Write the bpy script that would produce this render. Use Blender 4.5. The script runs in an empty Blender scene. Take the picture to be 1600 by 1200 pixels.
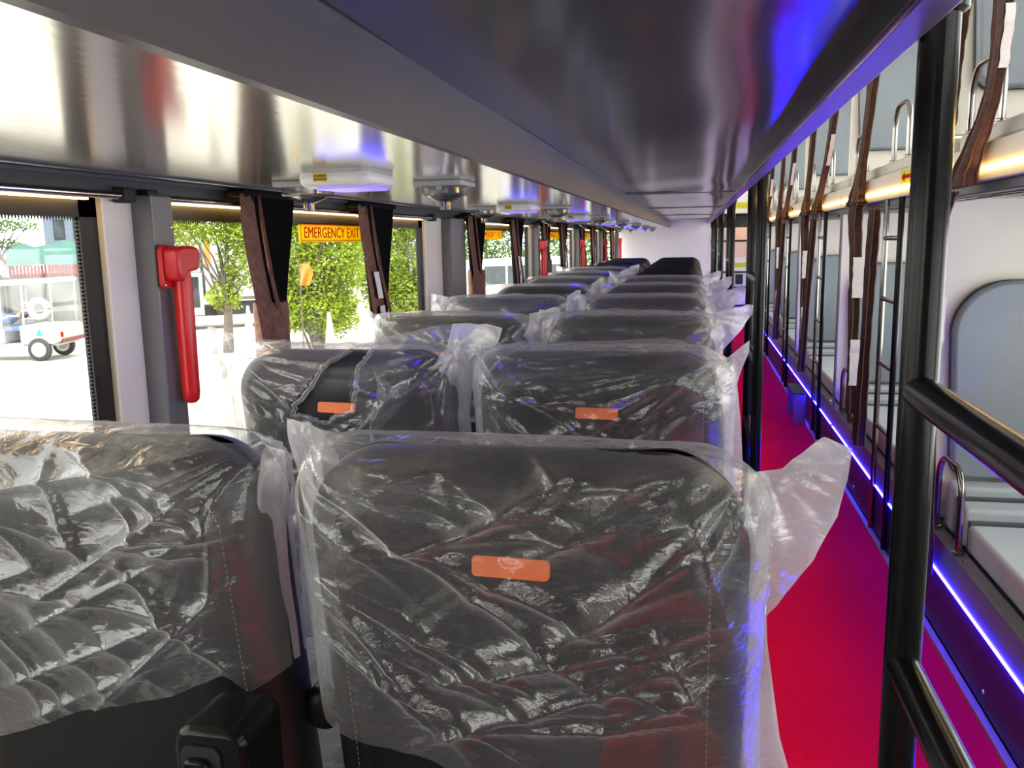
import bpy, bmesh, math, random
import numpy as np
from mathutils import Vector, Matrix

S = bpy.context.scene
C = S.collection
PI = math.pi
HC = 1.30                      # camera height above the bus floor

# ------------------------------------------------------------------ camera, sky, sun, exposure
f, VX, VY, A = 1350.0, 1086.0, 370.0, 150.0
ya = Vector((VX - 800, 600 - VY, -f))
yb = Vector((A, ((VX - 800) * A + f * f) / (VY - 600), -f))
Yc = ya.normalized(); Zc = (-yb).normalized()
if Zc.y < 0: Zc = -Zc
Xc = Yc.cross(Zc)
cam_d = bpy.data.cameras.new('camera'); cam = bpy.data.objects.new('camera', cam_d); C.objects.link(cam)
R3 = Matrix((Xc, Yc, Zc))
M4 = R3.to_4x4(); M4.translation = Vector((0, 0, HC)); cam.matrix_world = M4
cam_d.sensor_width = 36; cam_d.lens = f * 36 / 1600; cam_d.clip_start = 0.02; cam_d.clip_end = 500
S.camera = cam

W = bpy.data.worlds.new('sky'); S.world = W; W.use_nodes = True
bg = W.node_tree.nodes['Background']
bg.inputs[0].default_value = (1.0, 0.985, 0.95, 1); bg.inputs[1].default_value = 2.4
sun_d = bpy.data.lights.new('sun', 'SUN'); sun = bpy.data.objects.new('sun', sun_d); C.objects.link(sun)
sun_d.energy = 2.6; sun_d.angle = 0.02; sun_d.color = (1, 0.95, 0.86)
sun.rotation_euler = Vector((-0.12, 0.45, -0.9)).to_track_quat('-Z', 'Y').to_euler()
S.view_settings.view_transform = 'Standard'; S.view_settings.look = 'None'
S.view_settings.exposure = 1.27; S.view_settings.gamma = 1; S.view_settings.use_curve_mapping = False
S.cycles.transparent_max_bounces = 32
S.cycles.max_bounces = 14; S.cycles.glossy_bounces = 6; S.cycles.diffuse_bounces = 5
S.cycles.sample_clamp_indirect = 6.0


def portal(name, loc, rot, sx, sy):
    d = bpy.data.lights.new(name, 'AREA'); d.shape = 'RECTANGLE'; d.size = sx; d.size_y = sy
    d.cycles.is_portal = True
    o = bpy.data.objects.new(name, d); C.objects.link(o); o.location = loc; o.rotation_euler = rot
    return o


portal('daylight_left', (-1.2, 5.2, 1.06), (PI/2, 0, -PI/2), 15.4, 0.8)
portal('daylight_right', (1.50, 5.2, 1.0), (PI/2, 0, PI/2), 15.4, 0.8)
portal('daylight_right_upper', (1.50, 5.2, 2.0), (PI/2, 0, PI/2), 15.4, 0.7)


# ------------------------------------------------------------------ materials
def mat(name, col, rough=0.5, metal=0.0, vary=0.0, vscale=8.0, bump=0.0, bscale=60.0, emit=None, estr=0.0,
        spec=0.5, stretch=(1, 1, 1), coat=0.0, sub=0.0, trans=0.0, twist=0.0):
    m = bpy.data.materials.new(name); m.use_nodes = True
    nt = m.node_tree; p = nt.nodes['Principled BSDF']
    p.inputs['Base Color'].default_value = (*col, 1); p.inputs['Roughness'].default_value = rough
    p.inputs['Metallic'].default_value = metal; p.inputs['Specular IOR Level'].default_value = spec
    p.inputs['Coat Weight'].default_value = coat; p.inputs['Coat Roughness'].default_value = 0.08
    if trans: p.inputs['Transmission Weight'].default_value = trans
    tc = nt.nodes.new('ShaderNodeTexCoord'); mp = nt.nodes.new('ShaderNodeMapping')
    mp.inputs['Scale'].default_value = stretch
    nt.links.new(tc.outputs['Object'], mp.inputs[0])
    if vary:
        n = nt.nodes.new('ShaderNodeTexNoise'); n.inputs['Scale'].default_value = vscale; n.inputs['Detail'].default_value = 5
        nt.links.new(mp.outputs[0], n.inputs['Vector'])
        r = nt.nodes.new('ShaderNodeValToRGB')
        r.color_ramp.elements[0].position = 0.3; r.color_ramp.elements[1].position = 0.7
        r.color_ramp.elements[0].color = (*[max(0, c * (1 - vary)) for c in col], 1)
        r.color_ramp.elements[1].color = (*[min(1, c * (1 + vary)) for c in col], 1)
        nt.links.new(n.outputs[0], r.inputs[0]); nt.links.new(r.outputs[0], p.inputs['Base Color'])
    if bump:
        n2 = nt.nodes.new('ShaderNodeTexNoise'); n2.inputs['Scale'].default_value = bscale; n2.inputs['Detail'].default_value = 3
        nt.links.new(mp.outputs[0], n2.inputs['Vector'])
        b = nt.nodes.new('ShaderNodeBump'); b.inputs['Strength'].default_value = bump; b.inputs['Distance'].default_value = 0.01
        nt.links.new(n2.outputs[0], b.inputs['Height']); nt.links.new(b.outputs[0], p.inputs['Normal'])
    if emit:
        p.inputs['Emission Color'].default_value = (*emit, 1); p.inputs['Emission Strength'].default_value = estr
    return m


def film_mat(name, haze, tint, gloss_rough=0.075, crinkle=0.22):
    """thin milky polythene: clear, a little white scatter, a glossy skin"""
    m = bpy.data.materials.new(name); m.use_nodes = True; nt = m.node_tree; nd = nt.nodes; L = nt.links.new
    nd.clear(); out = nd.new('ShaderNodeOutputMaterial')
    tr = nd.new('ShaderNodeBsdfTransparent'); tr.inputs[0].default_value = (*tint, 1)
    df = nd.new('ShaderNodeBsdfDiffuse'); df.inputs[0].default_value = (0.92, 0.92, 0.92, 1)
    tl = nd.new('ShaderNodeBsdfTranslucent'); tl.inputs[0].default_value = (0.92, 0.92, 0.92, 1)
    gl = nd.new('ShaderNodeBsdfGlossy'); gl.inputs['Roughness'].default_value = gloss_rough
    m1 = nd.new('ShaderNodeMixShader'); m1.inputs[0].default_value = 0.5
    m2 = nd.new('ShaderNodeMixShader'); m3 = nd.new('ShaderNodeMixShader')
    tc = nd.new('ShaderNodeTexCoord')
    n1 = nd.new('ShaderNodeTexNoise'); n1.inputs['Scale'].default_value = 7; n1.inputs['Detail'].default_value = 6
    mr = nd.new('ShaderNodeMapRange'); mr.inputs['From Min'].default_value = 0.3; mr.inputs['From Max'].default_value = 0.7
    mr.inputs['To Min'].default_value = haze * 0.8; mr.inputs['To Max'].default_value = haze * 1.25
    L(tc.outputs['Object'], n1.inputs['Vector']); L(n1.outputs[0], mr.inputs['Value'])
    mpv = nd.new('ShaderNodeMapping'); mpv.inputs['Scale'].default_value = (1.0, 1.0, 2.2); mpv.inputs['Rotation'].default_value = (0, 0.5, 0)
    vo = nd.new('ShaderNodeTexNoise'); vo.inputs['Scale'].default_value = 26; vo.inputs['Detail'].default_value = 4
    vo.inputs['Distortion'].default_value = 1.6
    L(tc.outputs['Object'], mpv.inputs[0]); L(mpv.outputs[0], vo.inputs['Vector'])
    bp = nd.new('ShaderNodeBump'); bp.inputs['Strength'].default_value = crinkle; bp.inputs['Distance'].default_value = 0.012
    L(vo.outputs[0], bp.inputs['Height'])
    lw = nd.new('ShaderNodeLayerWeight'); lw.inputs['Blend'].default_value = 0.5; L(bp.outputs[0], lw.inputs['Normal'])
    pw = nd.new('ShaderNodeMath'); pw.operation = 'POWER'; pw.inputs[1].default_value = 3.5; L(lw.outputs['Facing'], pw.inputs[0])
    fr = nd.new('ShaderNodeMath'); fr.operation = 'MULTIPLY_ADD'; fr.inputs[1].default_value = 0.6; fr.inputs[2].default_value = 0.075
    L(pw.outputs[0], fr.inputs[0])
    for s in (df, tl, gl): L(bp.outputs[0], s.inputs['Normal'])
    L(df.outputs[0], m1.inputs[1]); L(tl.outputs[0], m1.inputs[2])
    gz = nd.new('ShaderNodeMath'); gz.operation = 'POWER'; gz.inputs[1].default_value = 2.6; L(lw.outputs['Facing'], gz.inputs[0])
    ga = nd.new('ShaderNodeMath'); ga.operation = 'MULTIPLY_ADD'; ga.inputs[1].default_value = 0.75; ga.use_clamp = True
    L(gz.outputs[0], ga.inputs[0]); L(mr.outputs[0], ga.inputs[2])
    L(ga.outputs[0], m2.inputs[0]); L(tr.outputs[0], m2.inputs[1]); L(m1.outputs[0], m2.inputs[2])
    L(fr.outputs[0], m3.inputs[0]); L(m2.outputs[0], m3.inputs[1]); L(gl.outputs[0], m3.inputs[2])
    L(m3.outputs[0], out.inputs[0])
    return m


def glass_mat(name, tint, amount=0.06, rough=0.02):
    m = bpy.data.materials.new(name); m.use_nodes = True; nt = m.node_tree; nd = nt.nodes; L = nt.links.new
    nd.clear(); out = nd.new('ShaderNodeOutputMaterial')
    tr = nd.new('ShaderNodeBsdfTransparent'); tr.inputs[0].default_value = (*tint, 1)
    gl = nd.new('ShaderNodeBsdfGlossy'); gl.inputs['Roughness'].default_value = rough
    n = nd.new('ShaderNodeTexNoise'); n.inputs['Scale'].default_value = 3
    mr = nd.new('ShaderNodeMapRange'); mr.inputs['To Min'].default_value = amount * 0.7; mr.inputs['To Max'].default_value = amount * 1.3
    L(n.outputs[0], mr.inputs['Value'])
    mx = nd.new('ShaderNodeMixShader'); L(mr.outputs[0], mx.inputs[0]); L(tr.outputs[0], mx.inputs[1]); L(gl.outputs[0], mx.inputs[2])
    L(mx.outputs[0], out.inputs[0]); return m


def leaf_mat(name, col, vary=0.4):
    m = bpy.data.materials.new(name); m.use_nodes = True; nt = m.node_tree; nd = nt.nodes; L = nt.links.new
    nd.clear(); out = nd.new('ShaderNodeOutputMaterial')
    df = nd.new('ShaderNodeBsdfDiffuse'); tl = nd.new('ShaderNodeBsdfTranslucent'); mx = nd.new('ShaderNodeMixShader')
    mx.inputs[0].default_value = 0.5
    tc = nd.new('ShaderNodeTexCoord')
    n = nd.new('ShaderNodeTexNoise'); n.inputs['Scale'].default_value = 2.5; n.inputs['Detail'].default_value = 4
    r = nd.new('ShaderNodeValToRGB'); r.color_ramp.elements[0].position = 0.35; r.color_ramp.elements[1].position = 0.65
    r.color_ramp.elements[0].color = (*[c * (1 - vary) for c in col], 1); r.color_ramp.elements[1].color = (*[min(1, c * (1 + vary)) for c in col], 1)
    L(tc.outputs['Object'], n.inputs['Vector']); L(n.outputs[0], r.inputs[0])
    L(r.outputs[0], df.inputs[0]); L(r.outputs[0], tl.inputs[0]); L(df.outputs[0], mx.inputs[1]); L(tl.outputs[0], mx.inputs[2])
    L(mx.outputs[0], out.inputs[0]); return m


def soffit_mat():
    """pale gloss-laminated sheet with a faint brushed streak"""
    return mat('soffit_sheet', (0.60, 0.58, 0.50), 0.16, 0.8, 0.04, 2.0, 0.012, 14, stretch=(6, 0.6, 1))


M = dict(
    carpet=mat('red_carpet', (0.92, 0.004, 0.035), 1.0, 0, 0.22, 240, 0.35, 420, spec=0.1),
    soffit=soffit_mat(),
    fascia=mat('fascia_grey', (0.085, 0.080, 0.082), 0.34, 0.2, 0.05, 3, 0.02, 30),
    gloss=mat('gloss_charcoal_ceiling', (0.26, 0.26, 0.275), 0.16, 0.9, 0.05, 3, 0.05, 2.2, stretch=(1, 0.35, 1)),
    edge=mat('edge_trim_grey', (0.34, 0.31, 0.40), 0.36, 0.85, 0.04),
    black=mat('black_gloss_paint', (0.006, 0.0065, 0.006), 0.20, 0, 0.1, 20, 0.02, 60, spec=0.18),
    blackmatt=mat('black_matt', (0.012, 0.012, 0.013), 0.6, 0, 0.15, 10),
    header=mat('header_dark_grey', (0.055, 0.06, 0.066), 0.38, 0.2, 0.1, 5),
    headerlip=mat('header_mid_grey', (0.11, 0.115, 0.125), 0.35, 0.3, 0.05, 5),
    channel=mat('pillar_grey', (0.16, 0.16, 0.17), 0.4, 0.2, 0.05),
    white=mat('white_panel', (0.82, 0.78, 0.69), 0.42, 0, 0.03, 3),
    endwhite=mat('white_bulkhead', (0.78, 0.77, 0.76), 0.35, 0, 0.04, 2),
    frame=mat('window_frame_black', (0.008, 0.007, 0.007), 0.5, 0, 0.2, 9),
    glass=glass_mat('window_glass', (0.95, 0.97, 0.97), 0.05),
    chrome=mat('chrome', (0.75, 0.75, 0.77), 0.12, 1.0, 0.04),
    steel=mat('dark_steel_tube', (0.28, 0.265, 0.255), 0.18, 1.0, 0.06),
    leather=mat('black_leather', (0.010, 0.0105, 0.011), 0.42, 0, 0.15, 30, 0.12, 320),
    stitch=mat('stitch_thread', (0.20, 0.13, 0.10), 0.7, 0, 0.1),
    orange=mat('orange_tag', (0.85, 0.17, 0.02), 0.45, 0, 0.06, 40),
    film=film_mat('milky_polythene', 0.085, (0.97, 0.97, 0.97)),
    film_far=film_mat('milky_polythene_folded', 0.09, (0.97, 0.97, 0.97)),
    film_fold=film_mat('milky_polythene_gusset', 0.52, (0.97, 0.97, 0.97)),
    pad=mat('grey_vinyl', (0.25, 0.29, 0.33), 0.45, 0, 0.05, 6, 0.06, 200),
    mattress=mat('pale_grey_vinyl', (0.48, 0.52, 0.55), 0.45, 0, 0.05, 6, 0.1, 9),
    padshade=mat('pad_shade_grey', (0.07, 0.075, 0.085), 0.5, 0, 0.1, 6),  # darker copy of the pad vinyl, shade put into the colour
    tan=mat('upper_berth_vinyl', (0.42, 0.38, 0.33), 0.5, 0, 0.05, 6),
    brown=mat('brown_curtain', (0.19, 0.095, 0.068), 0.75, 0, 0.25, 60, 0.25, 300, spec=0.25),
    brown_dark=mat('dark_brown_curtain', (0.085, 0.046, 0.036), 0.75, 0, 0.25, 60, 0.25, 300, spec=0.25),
    blackcloth=mat('black_curtain_lining', (0.007, 0.007, 0.008), 0.85, 0, 0.3, 60, 0.2, 300, spec=0.2),
    velcro=mat('white_velcro', (0.78, 0.78, 0.78), 0.8, 0, 0.05, 200, 0.3, 500),
    red=mat('red_plastic', (0.62, 0.012, 0.016), 0.28, 0, 0.05, 20),
    yellow=leaf_mat('yellow_sticker', (0.92, 0.68, 0.04), 0.05),
    lime=leaf_mat('lime_sticker', (0.80, 0.80, 0.10), 0.05),
    redink=leaf_mat('red_ink', (0.66, 0.03, 0.012), 0.05),
    blackink=mat('black_ink', (0.02, 0.015, 0.01), 0.5, 0, 0.05, 50),
    unit=mat('white_plastic', (0.74, 0.74, 0.75), 0.3, 0, 0.02, 10),
    vent=mat('grey_plastic', (0.36, 0.37, 0.37), 0.3, 0, 0.04, 10),
    clear=glass_mat('clear_plastic', (0.62, 0.63, 0.63), 0.30, 0.10),
    blue_led=mat('blue_led', (0.1, 0.1, 0.9), 0.4, 0, 0.01, 5, emit=(0.013, 0.009, 1.0), estr=66),
    blue_lamp=mat('blue_lamp', (0.1, 0.1, 0.9), 0.4, 0, 0.01, 5, emit=(0.016, 0.010, 1.0), estr=8),
    warm_led=mat('warm_led', (0.9, 0.7, 0.3), 0.4, 0, 0.01, 5, emit=(1.0, 0.58, 0.16), estr=13),
    warm_led_dim=mat('warm_led_window', (0.9, 0.7, 0.3), 0.4, 0, 0.01, 5, emit=(1.0, 0.60, 0.18), estr=5),
    riser=mat('riser_blue_tinted', (0.018, 0.026, 0.07), 0.4, 0, 0.15, 12),  # blue strip's glow worked into the black riser's base colour
    ledge=mat('ledge_grey', (0.16, 0.15, 0.17), 0.35, 0.1, 0.06, 8),
    strip=mat('bronze_strip', (0.42, 0.27, 0.18), 0.45, 0.2, 0.1, 20),
    brass=mat('brass', (0.80, 0.66, 0.30), 0.3, 1.0, 0.05, 30),
    roof=mat('roof_white', (0.72, 0.72, 0.70), 0.5, 0, 0.03),
    concrete=mat('pale_concrete', (0.40, 0.37, 0.33), 0.9, 0, 0.22, 0.35, 0.2, 6),
    tarp=mat('green_tarp', (0.018, 0.085, 0.066), 0.6, 0, 0.2, 2),
    redsheet=mat('red_sheet', (0.15, 0.028, 0.022), 0.6, 0, 0.15, 5),
    greysheet=mat('weathered_sheet', (0.14, 0.14, 0.13), 0.7, 0, 0.35, 1.2),
    wood=mat('grey_bark', (0.095, 0.08, 0.066), 0.9, 0, 0.3, 6, 0.6, 12),
    leaf_a=leaf_mat('lime_leaf', (0.26, 0.34, 0.04)),
    leaf_b=leaf_mat('mid_green_leaf', (0.10, 0.19, 0.04)),
    carwhite=mat('vehicle_white', (0.33, 0.33, 0.315), 0.3, 0, 0.05, 3),
    tyre=mat('tyre', (0.035, 0.035, 0.035), 0.8, 0, 0.2, 20),
    wheel=mat('wheel_disc', (0.45, 0.44, 0.40), 0.4, 0.4, 0.1, 20),
    darkglass=mat('dark_glass', (0.02, 0.03, 0.035), 0.08, 0, 0.1, 3),
    bluegrey=mat('blue_grey_render', (0.10, 0.13, 0.175), 0.7, 0, 0.1, 1),
    denim=mat('blue_cloth', (0.07, 0.12, 0.22), 0.8, 0, 0.2, 8),
    skin=mat('brown_skin', (0.30, 0.17, 0.11), 0.5, 0, 0.05, 9),
    hair=mat('black_hair', (0.012, 0.01, 0.009), 0.6, 0, 0.2, 30),
    green=mat('green_mark', (0.02, 0.38, 0.22), 0.5, 0, 0.05, 10),
    pink=mat('peach_panel', (0.72, 0.52, 0.42), 0.5, 0, 0.05, 4),
)


cp = M['carpet'].node_tree.nodes['Principled BSDF']      # the pile catches light at a glance
cp.inputs['Sheen Weight'].default_value = 0.9; cp.inputs['Sheen Roughness'].default_value = 0.5; cp.inputs['Sheen Tint'].default_value = (1, 0.0, 0.03, 1)

# ------------------------------------------------------------------ mesh helpers
class MB:
    def __init__(s): s.v = []; s.f = []

    def box(s, x0, x1, y0, y1, z0, z1):
        b = len(s.v)
        s.v += [(x, y, z) for z in (z0, z1) for y in (y0, y1) for x in (x0, x1)]
        s.f += [tuple(b + i for i in q) for q in ((0, 2, 3, 1), (4, 5, 7, 6), (0, 1, 5, 4), (2, 6, 7, 3), (0, 4, 6, 2), (1, 3, 7, 5))]
        return s

    def grid(s, P, closed_u=False, closed_v=False):
        P = np.asarray(P, float); nu, nv = P.shape[:2]; b = len(s.v)
        s.v += [tuple(p) for p in P.reshape(-1, 3)]
        for i in range(nu - (0 if closed_u else 1)):
            i2 = (i + 1) % nu
            for j in range(nv - (0 if closed_v else 1)):
                j2 = (j + 1) % nv
                s.f.append((b + i * nv + j, b + i2 * nv + j, b + i2 * nv + j2, b + i * nv + j2))
        return s

    def tube(s, pts, r, n=12, caps=True):
        P = [Vector(p) for p in pts]; rs = r if isinstance(r, (list, tuple)) else [r] * len(P)
        T = []
        for i in range(len(P)):
            a = P[max(0, i - 1)]; c = P[min(len(P) - 1, i + 1)]; T.append((c - a).normalized())
        u = T[0].orthogonal().normalized(); b = len(s.v)
        for i, p in enumerate(P):
            u = (u - T[i] * u.dot(T[i])).normalized(); w = T[i].cross(u)
            for k in range(n):
                a = 2 * PI * k / n; s.v.append(tuple(p + (u * math.cos(a) + w * math.sin(a)) * rs[i]))
        for i in range(len(P) - 1):
            for k in range(n):
                k2 = (k + 1) % n
                s.f.append((b + i * n + k, b + i * n + k2, b + (i + 1) * n + k2, b + (i + 1) * n + k))
        if caps:
            s.f.append(tuple(b + k for k in reversed(range(n)))); e = b + (len(P) - 1) * n
            s.f.append(tuple(e + k for k in range(n)))
        return s

    def lathe(s, prof, c=(0, 0, 0), n=20, axis='z'):
        b = len(s.v); m = len(prof)
        for r, h in prof:
            for k in range(n):
                a = 2 * PI * k / n; p = (r * math.cos(a), r * math.sin(a), h)
                if axis == 'x': p = (p[2], p[0], p[1])
                if axis == 'y': p = (p[0], p[2], p[1])
                s.v.append((c[0] + p[0], c[1] + p[1], c[2] + p[2]))
        for i in range(m - 1):
            for k in range(n):
                k2 = (k + 1) % n
                q = (b + i * n + k, b + i * n + k2, b + (i + 1) * n + k2, b + (i + 1) * n + k)
                s.f.append(q if axis != 'y' else q[::-1])
        s.f.append(tuple(b + k for k in range(n))); s.f.append(tuple(b + (m - 1) * n + k for k in range(n)))
        return s

    def prism(s, poly, t0, t1, axis='y'):
        """poly of 2-d points, extruded along an axis"""
        n = len(poly); b = len(s.v)
        for t in (t0, t1):
            for a, c in poly:
                s.v.append({'y': (a, t, c), 'x': (t, a, c), 'z': (a, c, t)}[axis])
        s.f.append(tuple(b + i for i in range(n))); s.f.append(tuple(b + n + i for i in reversed(range(n))))
        for i in range(n):
            j = (i + 1) % n; s.f.append((b + i, b + n + i, b + n + j, b + j))
        return s


def rrect(x0, x1, z0, z1, r, n=5, corners=(1, 1, 1, 1)):
    pts = []
    for (cx, cz, a0, on) in ((x1 - r, z1 - r, 0, corners[0]), (x0 + r, z1 - r, 90, corners[1]), (x0 + r, z0 + r, 180, corners[2]), (x1 - r, z0 + r, 270, corners[3])):
        if on:
            for k in range(n + 1):
                a = math.radians(a0 + 90 * k / n); pts.append((cx + r * math.cos(a), cz + r * math.sin(a)))
        else:
            pts.append((cx + r * (1 if a0 in (0, 270) else -1), cz + r * (1 if a0 in (0, 90) else -1)))
    return pts


def obj(name, mb, m, parent=None, smooth=False, bevel=0, seg=2, fix=True):
    me = bpy.data.meshes.new(name)
    me.from_pydata(mb.v, [], mb.f)
    if fix:
        bm = bmesh.new(); bm.from_mesh(me); bmesh.ops.recalc_face_normals(bm, faces=bm.faces); bm.to_mesh(me); bm.free()
    me.materials.append(M[m] if isinstance(m, str) else m)
    if smooth:
        me.polygons.foreach_set('use_smooth', [True] * len(me.polygons))
        me.set_sharp_from_angle(angle=math.radians(50))
    o = bpy.data.objects.new(name, me); C.objects.link(o)
    if bevel:
        md = o.modifiers.new('bevel', 'BEVEL'); md.width = bevel; md.segments = seg; md.limit_method = 'ANGLE'; md.angle_limit = 0.6
    if parent: o.parent = parent
    return o


def tag(o, label, cat, group=None):
    o['label'] = label; o['category'] = cat
    if group: o['group'] = group
    return o


def thing(name, label, cat, loc=(0, 0, 0), rotz=0, group=None):
    o = bpy.data.objects.new(name, None); C.objects.link(o); o.empty_display_size = 0.05
    o.location = loc; o.rotation_euler = (0, 0, rotz)
    return tag(o, label, cat, group)


def setting(name, mb=None, m=None, parent=None, **k):
    if mb is None:
        o = bpy.data.objects.new(name, None); C.objects.link(o)
    else:
        o = obj(name, mb, m, parent, **k)
    if not parent: o['kind'] = 'structure'
    return o


def dup(root, loc, label=None, group=None, rotz=None):
    r = root.copy(); C.objects.link(r); r.location = loc
    if rotz is not None: r.rotation_euler = (0, 0, rotz)
    if label: r['label'] = label
    if group: r['group'] = group
    for ch in list(root.children):
        c = ch.copy(); C.objects.link(c); c.parent = r
        for g in list(ch.children):
            d = g.copy(); C.objects.link(d); d.parent = c
    return r


def text(name, body, size, m, parent, loc, rot, sx=1.0, depth=0.0004):
    cu = bpy.data.curves.new(name, 'FONT'); cu.body = body; cu.size = size; cu.align_x = 'LEFT'; cu.align_y = 'CENTER'
    cu.extrude = depth; cu.resolution_u = 3
    q = bpy.data.objects.new(name, cu); C.objects.link(q)
    me = bpy.data.meshes.new_from_object(q.evaluated_get(bpy.context.evaluated_depsgraph_get()))
    bpy.data.objects.remove(q); bpy.data.curves.remove(cu); me.materials.clear(); me.materials.append(M[m])
    o = bpy.data.objects.new(name, me); C.objects.link(o)
    o.parent = parent; o.location = loc; o.rotation_euler = rot; o.scale = (sx, 1, 1)
    return o


ORD = ['first', 'second', 'third', 'fourth', 'fifth', 'sixth', 'seventh', 'eighth', 'ninth', 'tenth', 'eleventh', 'twelfth', 'thirteenth']

# ------------------------------------------------------------------ numpy noise
def hash2(ix, iy, seed):
    h = (ix.astype(np.int64) * 374761393 + iy.astype(np.int64) * 668265263 + seed * 1274126177) & 0x7fffffff
    h = ((h ^ (h >> 13)) * 1274126177) & 0x7fffffff
    return ((h ^ (h >> 16)) & 0xffff) / 65535.0


def vnoise(x, y, seed):
    ix = np.floor(x); iy = np.floor(y); fx = x - ix; fy = y - iy
    ux = fx * fx * (3 - 2 * fx); uy = fy * fy * (3 - 2 * fy)
    a = hash2(ix, iy, seed); b = hash2(ix + 1, iy, seed); c = hash2(ix, iy + 1, seed); d = hash2(ix + 1, iy + 1, seed)
    return (a * (1 - ux) + b * ux) * (1 - uy) + (c * (1 - ux) + d * ux) * uy


def ridge(x, y, seed):
    return 1 - np.abs(2 * vnoise(x, y, seed) - 1)


# ================================================================== THE SETTING
XL, XR, Y0, Y1 = -1.13, 1.44, -2.3, 12.9
ZS, ZC, XF, XE, XB = 1.431, 1.526, -0.366, 0.215, 0.79

setting('floor', MB().box(XL - .1, XR + .1, Y0, Y1 + .1, -0.06, -.003), 'riser')
tag(obj('carpet_runner', MB().box(0.02, XB - .001, -0.5, Y1 - .05, -.003, .001), 'carpet'), 'bright red carpet runner along the whole aisle floor', 'carpet')

ce = setting('ceiling')
obj('soffit_panel', MB().box(-.972, XF, Y0, Y1, ZS, ZS + .02), 'soffit', ce)
obj('soffit_bead', MB().box(-.986, -.970, Y0, Y1, ZS - .006, ZS + .016), 'header', ce, bevel=.004)
obj('soffit_back', MB().box(XL - .02, -.972, Y0, Y1, ZS + .02, ZS + .03), 'header', ce)
obj('fascia_panel', MB().prism([(XF, ZS), (XF + .012, ZS + .001), (XF + .014, ZC), (XF + .002, ZC + .02), (XF, ZS + .02)], Y0, Y1, 'y'), 'fascia', ce)
# gently rippled gloss sheet over the aisle
ys = np.linspace(Y0, Y1, 260); xs = np.linspace(-0.364, 0.180, 16)
gx, gy = np.meshgrid(xs, ys, indexing='ij')
gz = ZC + 0.0016 * np.sin(gy * 5.1 + gx * 7) * (1 + np.sin(gy * 1.7)) + 0.0012 * np.sin(gx * 21 + gy)
obj('gloss_sheet', MB().grid(np.stack([gx, gy, gz], -1)), 'gloss', ce, smooth=True)
obj('ceiling_deck', MB().box(XL - .02, XE - .01, Y0, Y1, ZC + .012, ZC + .05), 'white', ce)
for j, yy in enumerate((4.6, 6.9, 9.2, 11.4)):
    obj('joint_strip', MB().box(-0.36, 0.172, yy, yy + .02, ZC - .006, ZC + .004), 'edge', ce)
tr = setting('trim_1')
obj('edge_flange', MB().box(0.178, XE - .001, Y0, Y1, 1.488, 1.512), 'edge', tr, bevel=.002)
obj('edge_shadow_strip', MB().box(0.170, 0.179, Y0, Y1, 1.4865, 1.532).box(.179, .212, Y0, Y1, 1.512, 1.532), 'black', tr, bevel=.003)  # black strips put the shadow line above the flange into colour
obj('upper_edge_board', MB().box(0.203, XE, Y0, Y1, 1.522, 1.60), 'white', tr)

# left wall ------------------------------------------------------------
PIL = [-0.55, 1.60, 3.86, 6.05, 8.25, 10.45, 12.6]
wl = setting('wall_left')
obj('lower_panel', MB().box(XL - .06, XL, Y0, Y1, 0, 0.76), 'white', wl)
obj('window_sill', MB().box(XL - .06, XL + .015, Y0, Y1, 0.755, 0.775), 'channel', wl, bevel=.003)
obj('header_panel', MB().box(XL - .06, XL + .022, Y0, Y1, 1.404, 1.462), 'header', wl)
obj('header_lip', MB().box(XL + .01, XL + .030, Y0, Y1, 1.430, 1.440), 'headerlip', wl, bevel=.003)
obj('upper_panel', MB().box(XL - .06, XL, Y0, Y1, 1.455, 1.80), 'white', wl)
obj('roof_rail', MB().box(XL - .06, XL, Y0, Y1, 2.30, 2.46), 'white', wl)
for i, py in enumerate(PIL):
    wide = i == 2
    a, b = (py - .30, py + .20) if wide else (py - .10, py + .055)
    obj('pillar_panel', MB().box(XL - .016, XL + .012, a, b, 0.775, 1.404), 'white', wl, bevel=.003)
    ch = (py - .06, py + .19) if wide else (py - .012, py + .062)
    obj('pillar_channel', MB().box(XL - .01, XL + .058, ch[0], ch[1], 0.775, 1.404), 'channel', wl, bevel=.004)
    obj('pillar_screw', MB().lathe([(0, 0), (.004, 0), (.003, .002), (0, .003)], (XL + .058, py + .05, 1.34), 8, 'x'), 'chrome', wl)
    obj('upper_pillar', MB().box(XL - .06, XL, py - .1, py + .1, 1.80, 2.30), 'white', wl)

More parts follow.
